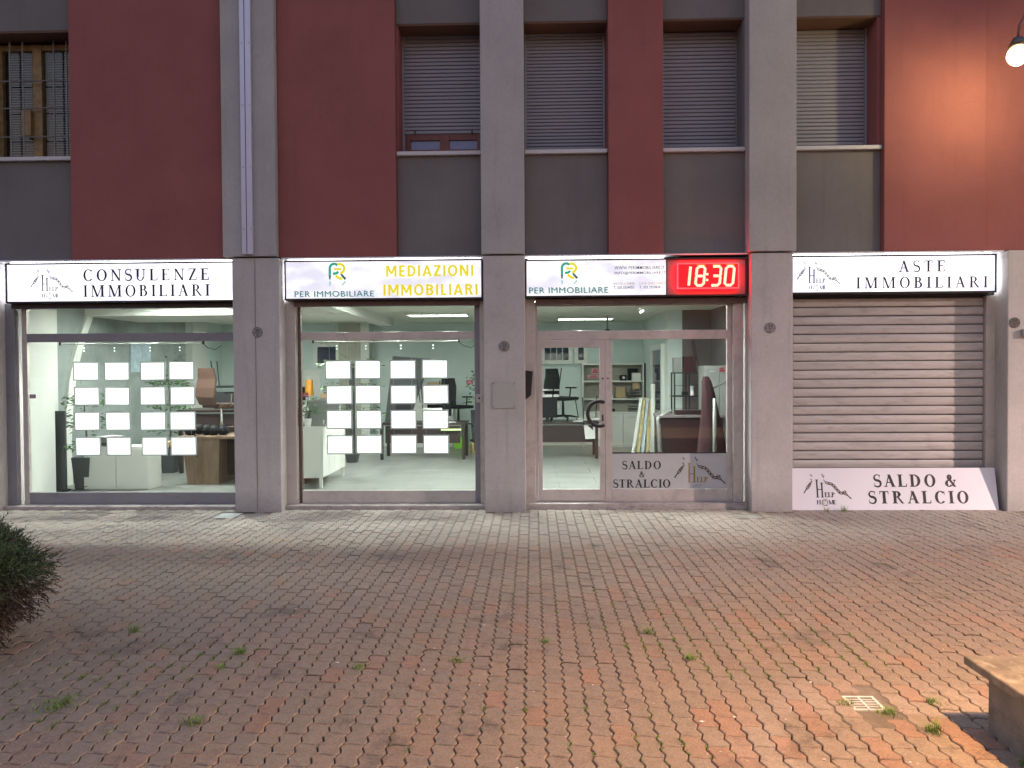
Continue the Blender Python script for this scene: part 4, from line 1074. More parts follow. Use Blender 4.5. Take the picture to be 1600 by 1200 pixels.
# ------------------------------------------------------------------ furniture
def office_chair(label, loc, rz, back_m='mesh_fabric', seat_m='blackplastic', metal='blackplastic'):
    t = thing('office_chair', label, 'office chair', loc, rz)
    for k in range(5):
        a = 2 * PI * k / 5 + .3; c, s_ = math.cos(a), math.sin(a)
        l = MB().tube([(0, 0, .10), (.16 * c, .16 * s_, .095), (.30 * c, .30 * s_, .07)], [.024, .02, .013], 6).build('leg', metal, t)
        MB().tube([(.30 * c - .012 * s_, .30 * s_ + .012 * c, .028), (.30 * c + .012 * s_, .30 * s_ - .012 * c, .028)], .028, 10).build('castor', 'blackplastic', l)
    MB().tube([(0, 0, .09), (0, 0, .30), (0, 0, .42)], [.03, .026, .018], 10).build('column', metal, t)
    MB().hexa([(-.24, -.23, .42), (.24, -.23, .42), (.22, .22, .42), (-.22, .22, .42)], [(-.25, -.24, .485), (.25, -.24, .485), (.23, .22, .50), (-.23, .22, .50)]).build('seat', seat_m, t, bevel=.02)
    bk = MB(); prof = [(.47, .24, .20), (.60, .285, .24), (.75, .275, .245), (.90, .25, .225), (1.08, .27, .19)]
    for (za, ya, wa), (zb, yb_, wb) in zip(prof[:-1], prof[1:]):
        bk.hexa([(-wa, ya, za), (wa, ya, za), (wa, ya + .04, za), (-wa, ya + .04, za)], [(-wb, yb_, zb), (wb, yb_, zb), (wb, yb_ + .04, zb), (-wb, yb_ + .04, zb)])
    bk.build('backrest', back_m, t)
    for s_ in (-1, 1):
        MB().tube([(s_ * .24, .05, .45), (s_ * .30, .04, .50), (s_ * .30, .02, .66)], .014, 6).build('arm', metal, t)
        B(s_ * .30 - .035, s_ * .30 + .035, -.12, .14, .66, .69).build('armrest', 'blackplastic', t, bevel=.01)
    return t
def visitor_chair(label, loc, rz, flip=True, seat='seat_white', hd=0.):
    t = thing('chair', label, 'chair', loc, rot=((PI if flip else 0), 0, rz), group='visitor chairs turned upside down on the desks')
    B(-.21, .21, -.21, .21, .44, .475).build('seat', seat, t, bevel=.012)
    MB().hexa([(-.2, .19, .55), (.2, .19, .55), (.2, .21, .55), (-.2, .21, .55)], [(-.19, .27, .84), (.19, .27, .84), (.19, .29, .84), (-.19, .29, .84)]).build('backrest', seat, t, bevel=.008)
    for sx in (-1, 1):
        MB().tube([(sx * .24, -.25, 0), (sx * .19, -.18, .44)], .011, 8).build('leg', 'black', t)
        MB().tube([(sx * .24, .27, 0), (sx * .2, .19, .44), (sx * .2, .21, .56)], .011, 8).build('leg', 'black', t)
    return t
def desk(label, loc, wd, dp, top='wenge', hgt=.74, rz=0., panel=True, legm='wenge', name='desk'):
    t = thing(name, label, 'desk', loc, rz)
    B(-wd / 2, wd / 2, -dp / 2, dp / 2, hgt - .035, hgt).build('top', top, t, bevel=.004)
    if panel: B(-wd / 2 + .12, wd / 2 - .12, -dp / 2 + .06, -dp / 2 + .085, .33, hgt - .07).build('modesty_panel', top, t)
    B(-wd / 2 + .02, wd / 2 - .02, -dp / 2 + .09, -dp / 2 + .13, hgt - .065, hgt - .036).build('rail', 'white_furn', t)
    for sx in (-1, 1):
        for sy in (-1, 1): B(sx * (wd / 2 - .05) - .03, sx * (wd / 2 - .05) + .03, sy * (dp / 2 - .05) - .03, sy * (dp / 2 - .05) + .03, 0, hgt - .036).build('leg', legm, t)
    return t
def plant(name, label, loc, h, pot_r, pot_h, n, spread, seed, potm='potdark', z_lo=.4):
    rr = random.Random(seed)
    t = thing(name, label, 'plant', loc)
    MB().tube([(0, 0, 0), (0, 0, pot_h)], [pot_r * .75, pot_r], 4 if potm == 'potdark' else 14).build('pot', potm, t)
    MB().tube([(0, 0, pot_h - .02), (.02, .01, h * .5), (-.01, 0, h * .9)], [.018, .014, .008], 6).build('stem', 'bark', t)
    lf = MB()
    for k in range(n):
        a = rr.uniform(0, 2 * PI); rad = spread * rr.random() ** .6; z = h * rr.uniform(z_lo, 1.0)
        z = round(z / (h * .22)) * (h * .22) + rr.gauss(0, .05) if n > 100 else z
        c = Vector((rad * math.cos(a), rad * math.sin(a), z)); d = Vector((math.cos(a + rr.gauss(0, .6)), math.sin(a + rr.gauss(0, .6)), rr.uniform(-.7, .5))).normalized()
        sd = d.orthogonal().normalized() * rr.uniform(.012, .022); L_ = rr.uniform(.07, .13)
        lf.add([c, c + d * L_ * .5 + sd, c + d * L_, c + d * L_ * .5 - sd], [(0, 1, 2, 3)])
        if k % 5 == 0: lf.tube([(0, 0, min(h * .9, z)), c], .003, 3, caps=False)
    lf.build('leaves', 'leaf', t, kind='stuff')
    return t
def cabinet(name, label, loc, wd, dp, h, doors, m_='white_furn', feet=.0, rz=0., cat='cabinet', hd=True):
    t = thing(name, label, cat, loc, rz)
    B(-wd / 2, wd / 2, -dp / 2 + .02, dp / 2, feet, h).build('body', m_, t, bevel=.003)
    if feet:
        for sx in (-1, 1):
            for sy in (-1, 1): B(sx * (wd / 2 - .03) - .025, sx * (wd / 2 - .03) + .025, sy * (dp / 2 - .04) - .02, sy * (dp / 2 - .04) + .02, 0, feet).build('foot', m_, t)
    dw = wd / doors
    for k in range(doors):
        x0 = -wd / 2 + k * dw
        d = B(x0 + .004, x0 + dw - .004, -dp / 2, -dp / 2 + .018, feet + .01, h - .03).build('door', m_, t, bevel=.003)
        if hd: B(x0 + dw * .3, x0 + dw * .7, -dp / 2 - .012, -dp / 2 - .001, h - .10, h - .09).build('handle', 'alu', d)
    return t

# left shop ----------------------------------------------------------
cabinet('cabinet', 'white two door cabinet behind the left shop window', (-6.38, 1.75, FZ), 1.0, .42, .66, 2, hd=False)
bx = tag(B(-5.93, -5.60, 1.62, 1.95, .712, .77).build('paper_stack', 'cardboard', bevel=.004), 'flat tan box on the white cabinet behind the left shop window', 'box')
tp = thing('advertising_totem', 'tall black slim panel standing behind the left shop window', 'panel', (-7.17, 1.42, FZ)); B(-.09, .08, 0, .05, 0, 1.22).build('panel', 'potdark', tp, bevel=.004); B(-.11, .10, -.05, .10, 0, .02).build('base', 'black', tp)
plant('potted_plant', 'leafy plant in an anthracite pot left of the white cabinet', (-6.92, 1.66, FZ), 1.55, .20, .50, 260, .34, 3)
plant('potted_plant', 'tall leafy plant in an anthracite pot right of the white cabinet', (-6.50, 3.55, FZ), 1.85, .19, .42, 300, .36, 4)
pt = thing('wall_picture', 'small pale blue picture on the mottled grey wall', 'picture', (-7.445, 4.0, 1.85)); B(0, .02, 0, .75, 0, .55).build('frame', 'panel_blue', pt)
dk = thing('wooden_table', 'warm brown wooden table with slab leg in the left shop', 'table', (-4.9, 2.5, FZ))
MB().hexa([(-.62, -.42, 0), (-.12, -.42, 0), (-.12, .36, 0), (-.62, .36, 0)], [(-.70, -.42, .73), (-.10, -.42, .73), (-.10, .36, .73), (-.70, .36, .73)]).build('leg', 'walnut', dk)
B(-.78, 1.35, -.48, .45, .731, .775).build('top', 'walnut', dk, bevel=.006); B(-.099, 1.2, -.1, -.06, .12, .73).build('modesty_panel', 'wenge', dk); B(.95, 1.25, -.4, .36, 0, .73).build('leg', 'walnut', dk)
lc = office_chair('brown leather office chair standing on the wooden table', (-5.23, 2.75, .83), 2.6, 'leather', 'leather', 'chrome')
bgm = MB(); 
for k in range(5): bgm.sphere((-.25 + k * .13, random.uniform(-.05, .05), .05 + random.uniform(0, .05)), .09, 10, 6)
tag(bgm.build('bag', 'blackplastic', loc=(-5.3, 2.28, .84)), 'crumpled black bag on the edge of the wooden table', 'bag')
st_ = thing('bag_strap', 'black strap hanging from the wooden table edge', 'strap'); MB().tube([(-5.35, 2.0, .86), (-5.35, 1.99, .70), (-5.32, 1.99, .50)], .014, 6).build('strap', 'black', st_)
visitor_chair('black upside down chair with legs up at the right of the left shop', (-5.45, 3.6, 2.02 + .02), .2, seat='blackplastic')
visitor_chair('second upside down chair with raised legs behind the brown leather chair', (-4.95, 3.7, 2.02 + .02), -.2, seat='blackplastic')
desk('long dark desk under the upside down chairs in the left shop', (-5.3, 3.8, FZ), 2.0, .8, hgt=1.12)
# white lettering-like mug row and papers
lp = thing('printer', 'grey printer on the white cabinet', 'printer', (-6.62, 1.78, .712)); B(-.18, .18, -.15, .15, 0, .14).build('body', 'locker', lp, bevel=.01); B(-.14, .14, -.17, -.149, .03, .05).build('tray', 'black', lp)

# middle shop ----------------------------------------------------------
cabinet('cabinet', 'long white cabinet on short legs at the left of the middle shop', (-3.42, 2.35, FZ), 1.4, .40, .95, 4, feet=.16, rz=PI / 2, hd=False)
rk = thing('bottle_rack', 'slatted grey rack full of small bottles on the long white cabinet', 'rack', (-3.42, 1.95, 1.0))
for k in range(9): 
    MB().hexa([(-.12, -.25 + k * .09, 0), (.22, -.25 + k * .09, 0), (.22, -.23 + k * .09, 0), (-.12, -.23 + k * .09, 0)], [(-.06, -.21 + k * .09, .40), (.28, -.21 + k * .09, .40), (.28, -.19 + k * .09, .40), (-.06, -.19 + k * .09, .40)]).build('slat', 'locker', rk)
for k in range(10):
    bt = tag(MB().tube([(0, 0, 0), (0, 0, .09), (0, 0, .11), (0, 0, .14)], [.018, .018, .007, .007], 8).build('bottle', 'wire', loc=(-3.10 + (k % 5) * .05 - .12, 1.72 + (k // 5) * .08, 1.0)), 'small clear bottle, %s in the %s row before the slatted grey rack' % (('first from left', 'second from left', 'middle one', 'fourth from left', 'last at right')[k % 5], ('front', 'back')[k // 5]), 'bottle', 'small bottles before the slatted rack')
plant('potted_plant', 'small plant in pale pot on the long white cabinet', (-3.46, 1.70, 1.0), .42, .06, .12, 60, .14, 8, 'seat_white')
plant('potted_plant', 'tall dark plant on a thick stem in the middle shop', (-3.56, 5.0, FZ), 2.2, .17, .18, 380, .62, 5)
MB().tube([(-3.56, 5.0, .2), (-3.56, 5.0, 1.9)], .055, 8).build('trunk', 'potdark', bpy.data.objects['potted_plant.003'] if 'potted_plant.003' in bpy.data.objects else None)
_t = bpy.data.objects['trunk']
if _t.parent: _t.location = tuple(-c for c in _t.parent.location)
desk('dark wood desk with upside down chairs in the middle shop', (-2.23, 5.75, FZ), 1.75, .8)
bb = thing('folded_screen', 'large dark board leaning on the desk of the middle shop', 'board', (-2.62, 5.8, FZ + .74)); MB().hexa([(-.45, 0, 0), (.05, 0, 0), (.05, .04, 0), (-.45, .04, 0)], [(-.30, .15, 1.36), (.50, .15, 1.30), (.50, .19, 1.30), (-.30, .19, 1.36)]).build('board', 'potdark', bb)
MB().hexa([(-.2, -.05, 0), (.1, -.05, 0), (.1, -.01, 0), (-.2, -.01, 0)], [(-.2, -.05, .45), (.1, -.05, .45), (.1, -.01, .45), (-.2, -.01, .45)]).build('foot', 'black', bb)
visitor_chair('upside down chair on the desk of the middle shop, its legs beside the dark board', (-2.1, 5.7, FZ + .74 + .845), .3)
oc2 = office_chair('black office chair with low back near the right edge of the middle shop', (-1.62, 6.6, FZ + .55), 2.4)
tag(B(-1.85, -1.45, 5.32, 5.42, .64, .67).build('light_strip', 'lime_lit'), 'lime green strip under the edge of the desk in the middle shop', 'strip')
tag(B(-1.80, -1.48, 7.4, 7.7, .06, .32).build('storage_box', 'lime', bevel=.01), 'lime green storage box on the floor behind the desk', 'box')
sb = thing('spray_bottle', 'yellow spray bottle on the floor beside the desk in the middle shop', 'bottle', (-1.32, 6.6, FZ)); MB().tube([(0, 0, 0), (0, 0, .2), (0, 0, .24)], [.045, .045, .02], 10).build('body', 'panel_gold', sb); B(-.05, .03, -.02, .02, .25, .30).build('trigger', 'black', sb)
plant('potted_plant', 'leafy plant by the right edge of the middle shop glass', (-1.28, 7.2, FZ), 1.75, .16, .9, 90, .22, 9, 'potdark', .6)
wl = thing('table_lamp', 'small lamp with orange shade beside a white picture in the middle shop', 'lamp', (-5.05, 7.2, 1.2)); MB().tube([(0, 0, .1), (0, 0, .45)], [.10, .08], 14).build('shade', 'orange', wl); MB().tube([(0, 0, 0), (0, 0, .1)], .02, 8).build('stem', 'chrome', wl)
wp = thing('wall_picture', 'white framed picture on the back wall of the middle shop', 'picture', (-5.45, 8.19, 1.25)); B(0, .38, -.02, 0, 0, .62).build('frame', 'white_furn', wp)
cabinet('cabinet', 'low white cabinet under the orange lamp', (-5.0, 7.5, FZ), 1.3, .45, 1.12, 3)
mn0 = thing('monitor', 'dark monitor on the desk of the middle shop', 'monitor', (-1.95, 5.9, FZ + .74)); B(-.25, .25, 0, .03, .1, .42).build('screen', 'blackplastic', mn0, bevel=.005); B(-.03, .03, .03, .05, 0, .12).build('stand', 'black', mn0)
cabinet('cabinet', 'tall white cabinet against the back wall of the middle shop', (-2.6, 7.95, FZ), 1.5, .45, 1.35, 3)

# papers, folders and small boxes lying about
rr = random.Random(21)
def clutter(x, y, z, where, k):
    if k % 3 == 0:
        o = MB()
        for q_ in range(3): o.box(-.105 + q_ * .004, .105 + q_ * .004, -.148, .148, q_ * .006, q_ * .006 + .005)
        tag(o.build('paper_pile', 'seat_white', loc=(x, y, z), rot=(0, 0, rr.uniform(-.6, .6))), 'white paper pile ' + where, 'papers')
    elif k % 3 == 1:
        tag(B(-.15, .15, -.11, .11, 0, .17).build('archive_box', 'cardboard', bevel=.004, loc=(x, y, z), rot=(0, 0, rr.uniform(-.4, .4))), 'cardboard archive box ' + where, 'box')
    else:
        tag(B(-.04, .04, -.14, .14, 0, .31).build('ring_binder', 'burgundy', bevel=.004, loc=(x, y, z), rot=(0, 0, rr.uniform(-.3, .3))), 'dark red ring binder ' + where, 'binder')
for k, (x, y, z, wh) in enumerate(((-6.55, 1.66, .855, 'on top of the grey printer'), (-4.6, 2.6, .83, 'on the wooden table by the brown chair'), (-4.55, 3.8, 1.17, 'at the right end of the long dark desk'), (-2.75, 5.6, .79, 'at the left end of the middle shop desk'), (-2.3, 7.9, 1.40, 'on the tall white cabinet'), (-3.0, 7.9, 1.40, 'at the left of the tall white cabinet'), (-1.7, 5.5, .79, 'under the office chair on the middle desk'),
        (-4.7, 7.5, 1.17, 'on the low white cabinet beside the orange lamp'), (-5.3, 7.5, 1.17, 'standing on the low white cabinet'), (.95, 5.7, .79, 'on the desk behind the glass door'))):
    clutter(x, y, z, wh, k)
B(-7.2, 2.599, 8.17, 8.199, FZ, FZ + .09).build('skirting', 'white_furn', bld)
B(2.57, 2.599, 4.96, 8.16, FZ, FZ + .09).build('skirting', 'white_furn', bld)
cbl = MB(); cbl.tube([(-7.3, 1.5, .08), (-7.1, 1.55, .065), (-6.95, 1.4, .065), (-6.8, 1.5, .12)], .006, 6); tag(cbl.build('power_cable', 'black'), 'thin black cable on the floor behind the left shop glass', 'cable')
# right shop ----------------------------------------------------------
desk('dark wood desk seen through the glass door', (.55, 5.85, FZ), 1.55, .8)
office_chair('black mesh office chair standing on the desk behind the glass door', (.62, 5.95, FZ + .74), .9)
visitor_chair('white chair upside down on the desk behind the door, left of the office chair', (.30, 6.05, FZ + .74 + .845 + .25), 0.2)
visitor_chair('white chair upside down at the right end of the desk behind the door', (1.16, 5.75, FZ + .74 + .50), .25)
mn = thing('monitor', 'black monitor at the left end of the desk behind the glass door', 'monitor', (.32, 5.6, FZ + .74)); B(-.25, .17, 0, .03, .08, .50).build('screen', 'blackplastic', mn, bevel=.005); B(-.07, .01, .031, .05, 0, .2).build('stand', 'black', mn); B(-.12, .06, -.04, .1, 0, .012).build('base', 'black', mn)
sf = thing('shelf_unit', 'white shelf unit with low doors against the back wall of the right shop', 'shelf', (1.86, 7.98, FZ))
B(-.72, .70, .16, .20, 0, 1.93).build('back', 'wall_beige', sf); B(.67, .70, -.2, .159, 0, 1.93).build('side', 'white_furn', sf); B(-.72, -.69, -.2, .159, 0, 1.93).build('side', 'white_furn', sf)
for z in (.0, .78, 1.09, 1.50, 1.90): B(-.689, .669, -.2, .159, z, z + .03).build('shelf', 'white_furn', sf)
for k in range(3): 
    d = B(-.685 + k * .452, -.685 + k * .452 + .444, -.22, -.201, .04, .775).build('door', 'white_furn', sf, bevel=.003); B(-.60 + k * .452, -.40 + k * .452, -.232, -.221, .68, .70).build('handle', 'alu', d)
B(.72, .80, -.2, .18, 0, 1.93).build('side', 'blackplastic', sf)
tag(B(1.93, 2.13, 7.85, 8.05, 1.171, 1.42).build('cardboard_box', 'cardboard'), 'tan cardboard box on the middle shelf of the white unit', 'box')
tag(B(2.30, 2.46, 7.85, 8.0, 1.385, 1.53).build('cardboard_box', 'cardboard'), 'small cardboard box on top of the black paper trays', 'box')
tag(B(2.30, 2.50, 7.85, 8.0, 1.581, 1.76).build('storage_box', 'white_furn'), 'white and blue box on the upper shelf of the white unit', 'box')
tag(B(2.22, 2.45, 8.02, 8.11, 1.581, 1.86).build('storage_box', 'blackplastic'), 'dark box at the back of the upper shelf', 'box')
for z, s in ((1.171, 'middle'), (.862, 'lower')):
    tr_ = thing('paper_tray', 'stack of black paper trays on the %s shelf of the white unit' % s, 'paper tray', (2.35, 7.9, z))
    for k in range(3): B(-.14, .14, -.1, .12, k * .065, k * .065 + .012).build('tray', 'blackplastic', tr_); B(-.14, .14, -.1, -.09, k * .065 + .0125, k * .065 + .03).build('lip', 'chrome', tr_)
tag(B(1.62, 1.9, 7.85, 8.05, .862, .93).build('folder', 'blackplastic', bevel=.01), 'dark folder lying on the lower shelf', 'folder')
tag(B(1.62, 1.85, 7.85, 8.05, 1.171, 1.24).build('folder', 'seat_white', bevel=.004), 'white folder lying on the middle shelf', 'folder')
cm = thing('camera', 'small black appliance on the upper shelf of the white unit', 'appliance', (2.1, 7.95, 1.581)); B(-.08, .08, -.06, .06, 0, .13).build('body', 'blackplastic', cm, bevel=.02); MB().cyly(0, .07, -.09, -.061, .035, 14).build('lens', 'chrome', cm)
for k, (dx, mtl, lb) in enumerate(((0, 'white_furn', 'white leaning panel at the left of the wrapped stack'), (.10, 'panel_gold', 'yellow wrapped panel second in the leaning stack'), (.19, 'panel_blue', 'pale blue wrapped panel in the middle of the leaning stack'), (.28, 'panel_gold', 'yellow wrapped panel fourth in the leaning stack'), (.36, 'white_furn', 'white leaning panel at the right of the wrapped stack'))):
    tag(MB().hexa([(0, -.25, 0), (.055, -.25, 0), (.055, -.22, 0), (0, -.22, 0)], [(.23 - dx * .35, .05, 1.22), (.285 - dx * .35, .05, 1.22), (.285 - dx * .35, .08, 1.22), (.23 - dx * .35, .08, 1.22)]).build('panel', mtl, loc=(1.93 + dx * 1.05, 5.55, FZ)), lb, 'panel', 'wrapped panels leaning in the right shop')
tag(MB().tube([(2.36, 5.2, FZ), (2.36, 5.2, 1.55)], .045, 12).build('pole', 'white_furn', smooth=True), 'white upright pole beside the leaning panels', 'pole')
hr = thing('handrail', 'bent white handrail tube in front of the dark counter', 'handrail', (0, 0, 0)); MB().tube([(2.32, 3.0, 1.15), (2.08, 2.9, 1.02), (2.10, 2.9, .9), (2.14, 2.9, FZ)], .035, 10).build('tube', 'locker', hr, smooth=True)
ct = thing('counter', 'low dark burgundy counter at the right of the right shop', 'counter', (2.62, 3.2, FZ)); B(-.5, .55, -.3, .3, 0, .98).build('body', 'cab_dark', ct, bevel=.005); B(-.52, .57, -.32, .32, .981, 1.02).build('top', 'wall_dull', ct, bevel=.005); B(-.2, .3, -.1, .1, 1.021, 1.10).build('tray', 'cab_dark', ct, bevel=.01)
rk = thing('metal_rack', 'tall black metal shelf rack behind the dark counter', 'rack', (2.78, 3.9, FZ))
for sx in (-.26, .0, .26):
    for sy in (-.15, .15): B(sx - .012, sx + .012, sy - .012, sy + .012, 0, 1.72).build('post', 'black', rk)
for z in (.9, 1.30, 1.715): B(-.28, .28, -.16, .16, z, z + .02).build('shelf', 'black', rk)
for z in (1.1, 1.5): MB().tube([(-.26, -.16, z), (.26, -.16, z)], .004, 5).build('rod', 'black', rk)
tag(B(2.52, 2.66, 3.82, 3.98, 1.786, 2.05).build('ring_binder', 'locker', bevel=.003), 'pale binder standing on top of the black rack', 'binder')
tag(B(2.70, 2.92, 3.82, 3.98, 1.786, 2.07).build('storage_box', 'burgundy', bevel=.003), 'burgundy box on top of the black rack', 'box')
tag(MB().tube([(2.9, 3.75, 1.80), (2.80, 3.75, 2.55)], .02, 6).tube([(2.95, 3.72, 1.80), (2.83, 3.72, 2.5)], .012, 6).build('tube_roll', 'cab_dark'), 'thin dark rolls standing on top of the black rack', 'roll')
tag(B(2.68, 2.78, 3.84, 3.94, 1.372, 1.44).build('storage_box', 'blackplastic', bevel=.003), 'small black box on the upper rack shelf', 'box')
tag(MB().tube([(2.84, 3.85, 1.372), (2.84, 3.85, 1.5), (2.84, 3.85, 1.55)], [.05, .04, .06], 10).build('vase', 'seat_white'), 'small pale vase on the upper rack shelf', 'vase')
cp = thing('coat_stand', 'dark burgundy coat hanging in a long cone behind the right glass', 'coat', (2.78, 2.0, FZ))
cm_ = MB(); rng = random.Random(3); rings = [(0, .26, .0), (.5, .22, .0), (1.0, .15, -.03), (1.4, .10, -.06), (1.6, .075, -.09), (1.68, .04, -.10)]; n = 22; o0 = len(cm_.v)
for z, r_, dx in rings:
    for k in range(n):
        a = 2 * PI * k / n; rr_ = r_ * (1 + .10 * math.sin(a * 7 + z * 2)); cm_.v.append((dx + rr_ * math.cos(a), rr_ * .6 * math.sin(a), z))
for i in range(len(rings) - 1):
    for k in range(n): cm_.f.append((i * n + k, i * n + (k + 1) % n, (i + 1) * n + (k + 1) % n, (i + 1) * n + k))
cm_.build('coat', 'burgundy', cp, smooth=True); MB().tube([(-.02, -.24, 0), (-.02, -.24, 1.35)], .028, 10).build('post', 'locker', cp, smooth=True); MB().tube([(.02, 0, 1.5), (.24, -.05, 1.62)], .012, 6).build('hook', 'black', cp)
cabinet('locker', 'pale grey steel locker at the far right of the right shop', (3.12, 3.2, FZ), .48, .5, 1.85, 2, 'locker', cat='locker')
tk = thing('track_light', 'dark ceiling camera dome near the corner of the right shop', 'ceiling camera', (1.55, 6.0, 2.62)); MB().sphere((0, 0, 0), .07, 12, 8).build('dome', 'black', tk, smooth=True); MB().tube([(0, 0, 0), (0, 0, .34)], .02, 8).build('stem', 'locker', tk)

# ------------------------------------------------------------------ street things
gt = thing('drain_grate', 'square white drain grate with slots set in the pavement', 'drain grate', (1.82, -5.73, -.012))
g_ = MB(); a = .088
g_.box(-a, a, -a, -a + .014, 0, .014); g_.box(-a, a, a - .014, a, 0, .014); g_.box(-a, -a + .016, -a + .014, a - .014, 0, .0138); g_.box(a - .016, a, -a + .014, a - .014, 0, .0138); g_.box(-.006, .006, -a + .014, a - .014, 0, .0136)
g_.build('frame', 'grate', gt)
for k in range(1, 5):
    y = -a + .012 + (2 * a - .024) * k / 5 
    for sx in (-1, 1): B(sx * .039 - .033, sx * .039 + .033, y - .0045, y + .0045, 0, .0134).build('bar', 'grate', gt)
B(-a + .003, a - .003, -a + .003, a - .003, .0057, .0064).build('dark_plate', 'dark', gt)  # thin dark plate standing in for the shade below the slots
tag(B(-4.06, -3.79, -.43, -.10, -.02, .006).build('inspection_cover', 'cover_pale', bevel=.004), 'pale square cover in the pavement at the foot of the left pillar', 'cover')
tag(B(2.50, 2.84, -.48, -.20, -.02, .003).build('inspection_cover', 'concrete', bevel=.004), 'weathered stone cover in the pavement before the pillar by the door', 'cover')

bn = thing('bench', 'low concrete block bench with a stone slab on top at the lower right', 'bench', (3.3, -7.2, -.02))
B(-.98, 1.6, -1.6, 1.17, 0, .325).build('base', 'concrete', bn, bevel=.012)
B(-1.06, 1.68, -1.7, 1.25, .326, .372).build('slab', 'benchtop', bn, bevel=.008)

# shrub
sh_ = thing('shrub', 'dark conifer shrub with dead brown lower twigs at the left edge', 'shrub', (-4.16, -5.20, -.02))
rng = random.Random(11)
stm = MB()
for k in range(16):
    a = rng.uniform(0, 2 * PI); e = rng.uniform(.2, .9); L_ = rng.uniform(.4, .75)
    stm.tube([(0, 0, .0), (.25 * L_ * math.cos(a), .25 * L_ * math.sin(a), .3), (L_ * math.cos(a), L_ * math.sin(a), .25 + .6 * e)], [.03, .015, .005], 5)
stm.build('trunk', 'bark', sh_)
fl = MB()
def spray(c, d, L_, w_):
    d = d.normalized(); s_ = d.cross(Vector((rng.gauss(0, 1), rng.gauss(0, 1), rng.gauss(0, 1)))).normalized()
    for k in range(5):
        b0 = c + d * (L_ * k / 5); dd = (d + s_ * (.9 if k % 2 else -.9) + Vector((0, 0, rng.uniform(-.2, .3)))).normalized()
        l2 = L_ * .45 * (1 - k / 8); sd = dd.cross(s_).normalized() * w_ if k % 3 else dd.orthogonal().normalized() * w_
        fl.add([b0 - sd, b0 + sd, b0 + dd * l2], [(0, 1, 2)])
    sd = s_ * w_; fl.add([c - sd, c + sd, c + d * L_], [(0, 1, 2)])
for k in range(24000):
    u = rng.uniform(-1, 1); a = rng.uniform(0, 2 * PI); q_ = math.sqrt(1 - u * u)
    n3 = Vector((q_ * math.cos(a), q_ * math.sin(a), u))
    lump = 1 + .07 * math.sin(3 * a + 1) + .06 * math.sin(5 * a + 4 * u) + .05 * math.sin(9 * a - 6 * u) + .05 * math.sin(15 * a + 11 * u)
    rad = rng.uniform(.45, 1.0) ** .6 * lump
    prof = .84 * (1 if u > -.2 else 1 + (u + .2) * .16)
    zz = .56 + (.35 * u if u > 0 else .56 * u)
    if u < 0: q_ = q_ ** .42
    c = Vector((prof * q_ * math.cos(a) * rad, prof * q_ * math.sin(a) * rad, max(.02, .56 + (zz - .56) * rad + .03 * math.sin(7 * a + 3))))
    d = n3 + Vector((rng.gauss(0, .4), rng.gauss(0, .4), rng.gauss(.3 if u > 0 else -.3, .4)))
    spray(c, d, rng.uniform(.035, .075) * (1.7 if rng.random() < .08 else 1), rng.uniform(.003, .0055))
o = fl.build('foliage', 'foliage', sh_, kind='stuff')

# weeds: the big tufts one by one, the small growth in the joints as stuff
def tuft_geo(mb, rr, n, h, sp, c=(0, 0, 0), wmul=1.):
    for k in range(n):
        a = rr.uniform(0, 2 * PI); l = h * rr.uniform(.5, 1.1); b0 = Vector((c[0] + rr.gauss(0, sp * .35), c[1] + rr.gauss(0, sp * .35), c[2] - .01))
        out = Vector((math.cos(a), math.sin(a), 0)); s_ = Vector((-math.sin(a), math.cos(a), 0)) * rr.uniform(.0012, .0028) * wmul
        p1 = b0 + out * l * .25 + Vector((0, 0, l * .6)); p2 = b0 + out * l * .75 + Vector((0, 0, l * rr.uniform(.55, 1.0)))
        mb.add([b0 - s_, b0 + s_, p1 + s_ * .8, p1 - s_ * .8], [(0, 1, 2, 3)]); mb.add([p1 - s_ * .8, p1 + s_ * .8, p2], [(0, 1, 2)])
tufts = [(-1.93, -5.03, .075, 'bright green grass tuft left of the dark pavement stain', 70, .05), (-2.66, -5.82, .06, 'widest grass patch near the lower left corner', 150, .14), (-2.86, -4.62, .085, 'upright light green weed beside the shrub', 40, .04),
         (-1.80, -6.02, .06, 'yellowish grass tuft low in the left foreground', 60, .07), (-1.97, -5.27, .05, 'small weed in the joint left of the bright tuft', 36, .05), (.80, -4.62, .07, 'grass tuft by the pavement centre right', 44, .04),
         (.99, -5.10, .055, 'bushy green tuft nearest below the centre right one', 70, .05), (2.02, -6.07, .085, 'long pale grass blades below the drain grate', 60, .05), (1.90, -5.84, .045, 'grass growing against the lower edge of the grate', 90, .08),
         (1.72, -5.74, .04, 'grass growing against the left edge of the grate', 70, .07), (2.20, -5.72, .05, 'weed in the joint between grate and bench', 60, .07), (.07, -4.80, .05, 'small dark tuft in the middle of the pavement', 46, .04),
         (-1.1, -5.25, .045, 'weed patch in the joints left of centre', 60, .07), (-.50, -5.15, .04, 'flat weed in the joints just left of centre', 60, .08), (4.0, .0, .11, 'leafy weed at the foot of the leaning board', 40, .06), (3.78, .0, .09, 'smaller weed at the foot of the leaning board', 26, .04),
         (2.30, -6.40, .05, 'yellowish weed at the foot of the bench', 70, .08), (2.12, -6.62, .05, 'weed at the bottom edge near the bench', 50, .05), (-.05, -5.85, .03, 'tiny weed in the lower centre joints', 30, .03)]
for k, (x, y, h, lb, n, sp) in enumerate(tufts):
    t_ = MB(); tuft_geo(t_, random.Random(100 + k), n, h, sp)
    tag(t_.build('weed', 'grass', loc=(x, y, 0)), lb, 'weed', 'weeds between the pavers')
ms = MB(); rr = random.Random(55)
def joint_pt(i, y): return i * PW + PW / 2 + zig(y - 0) , y
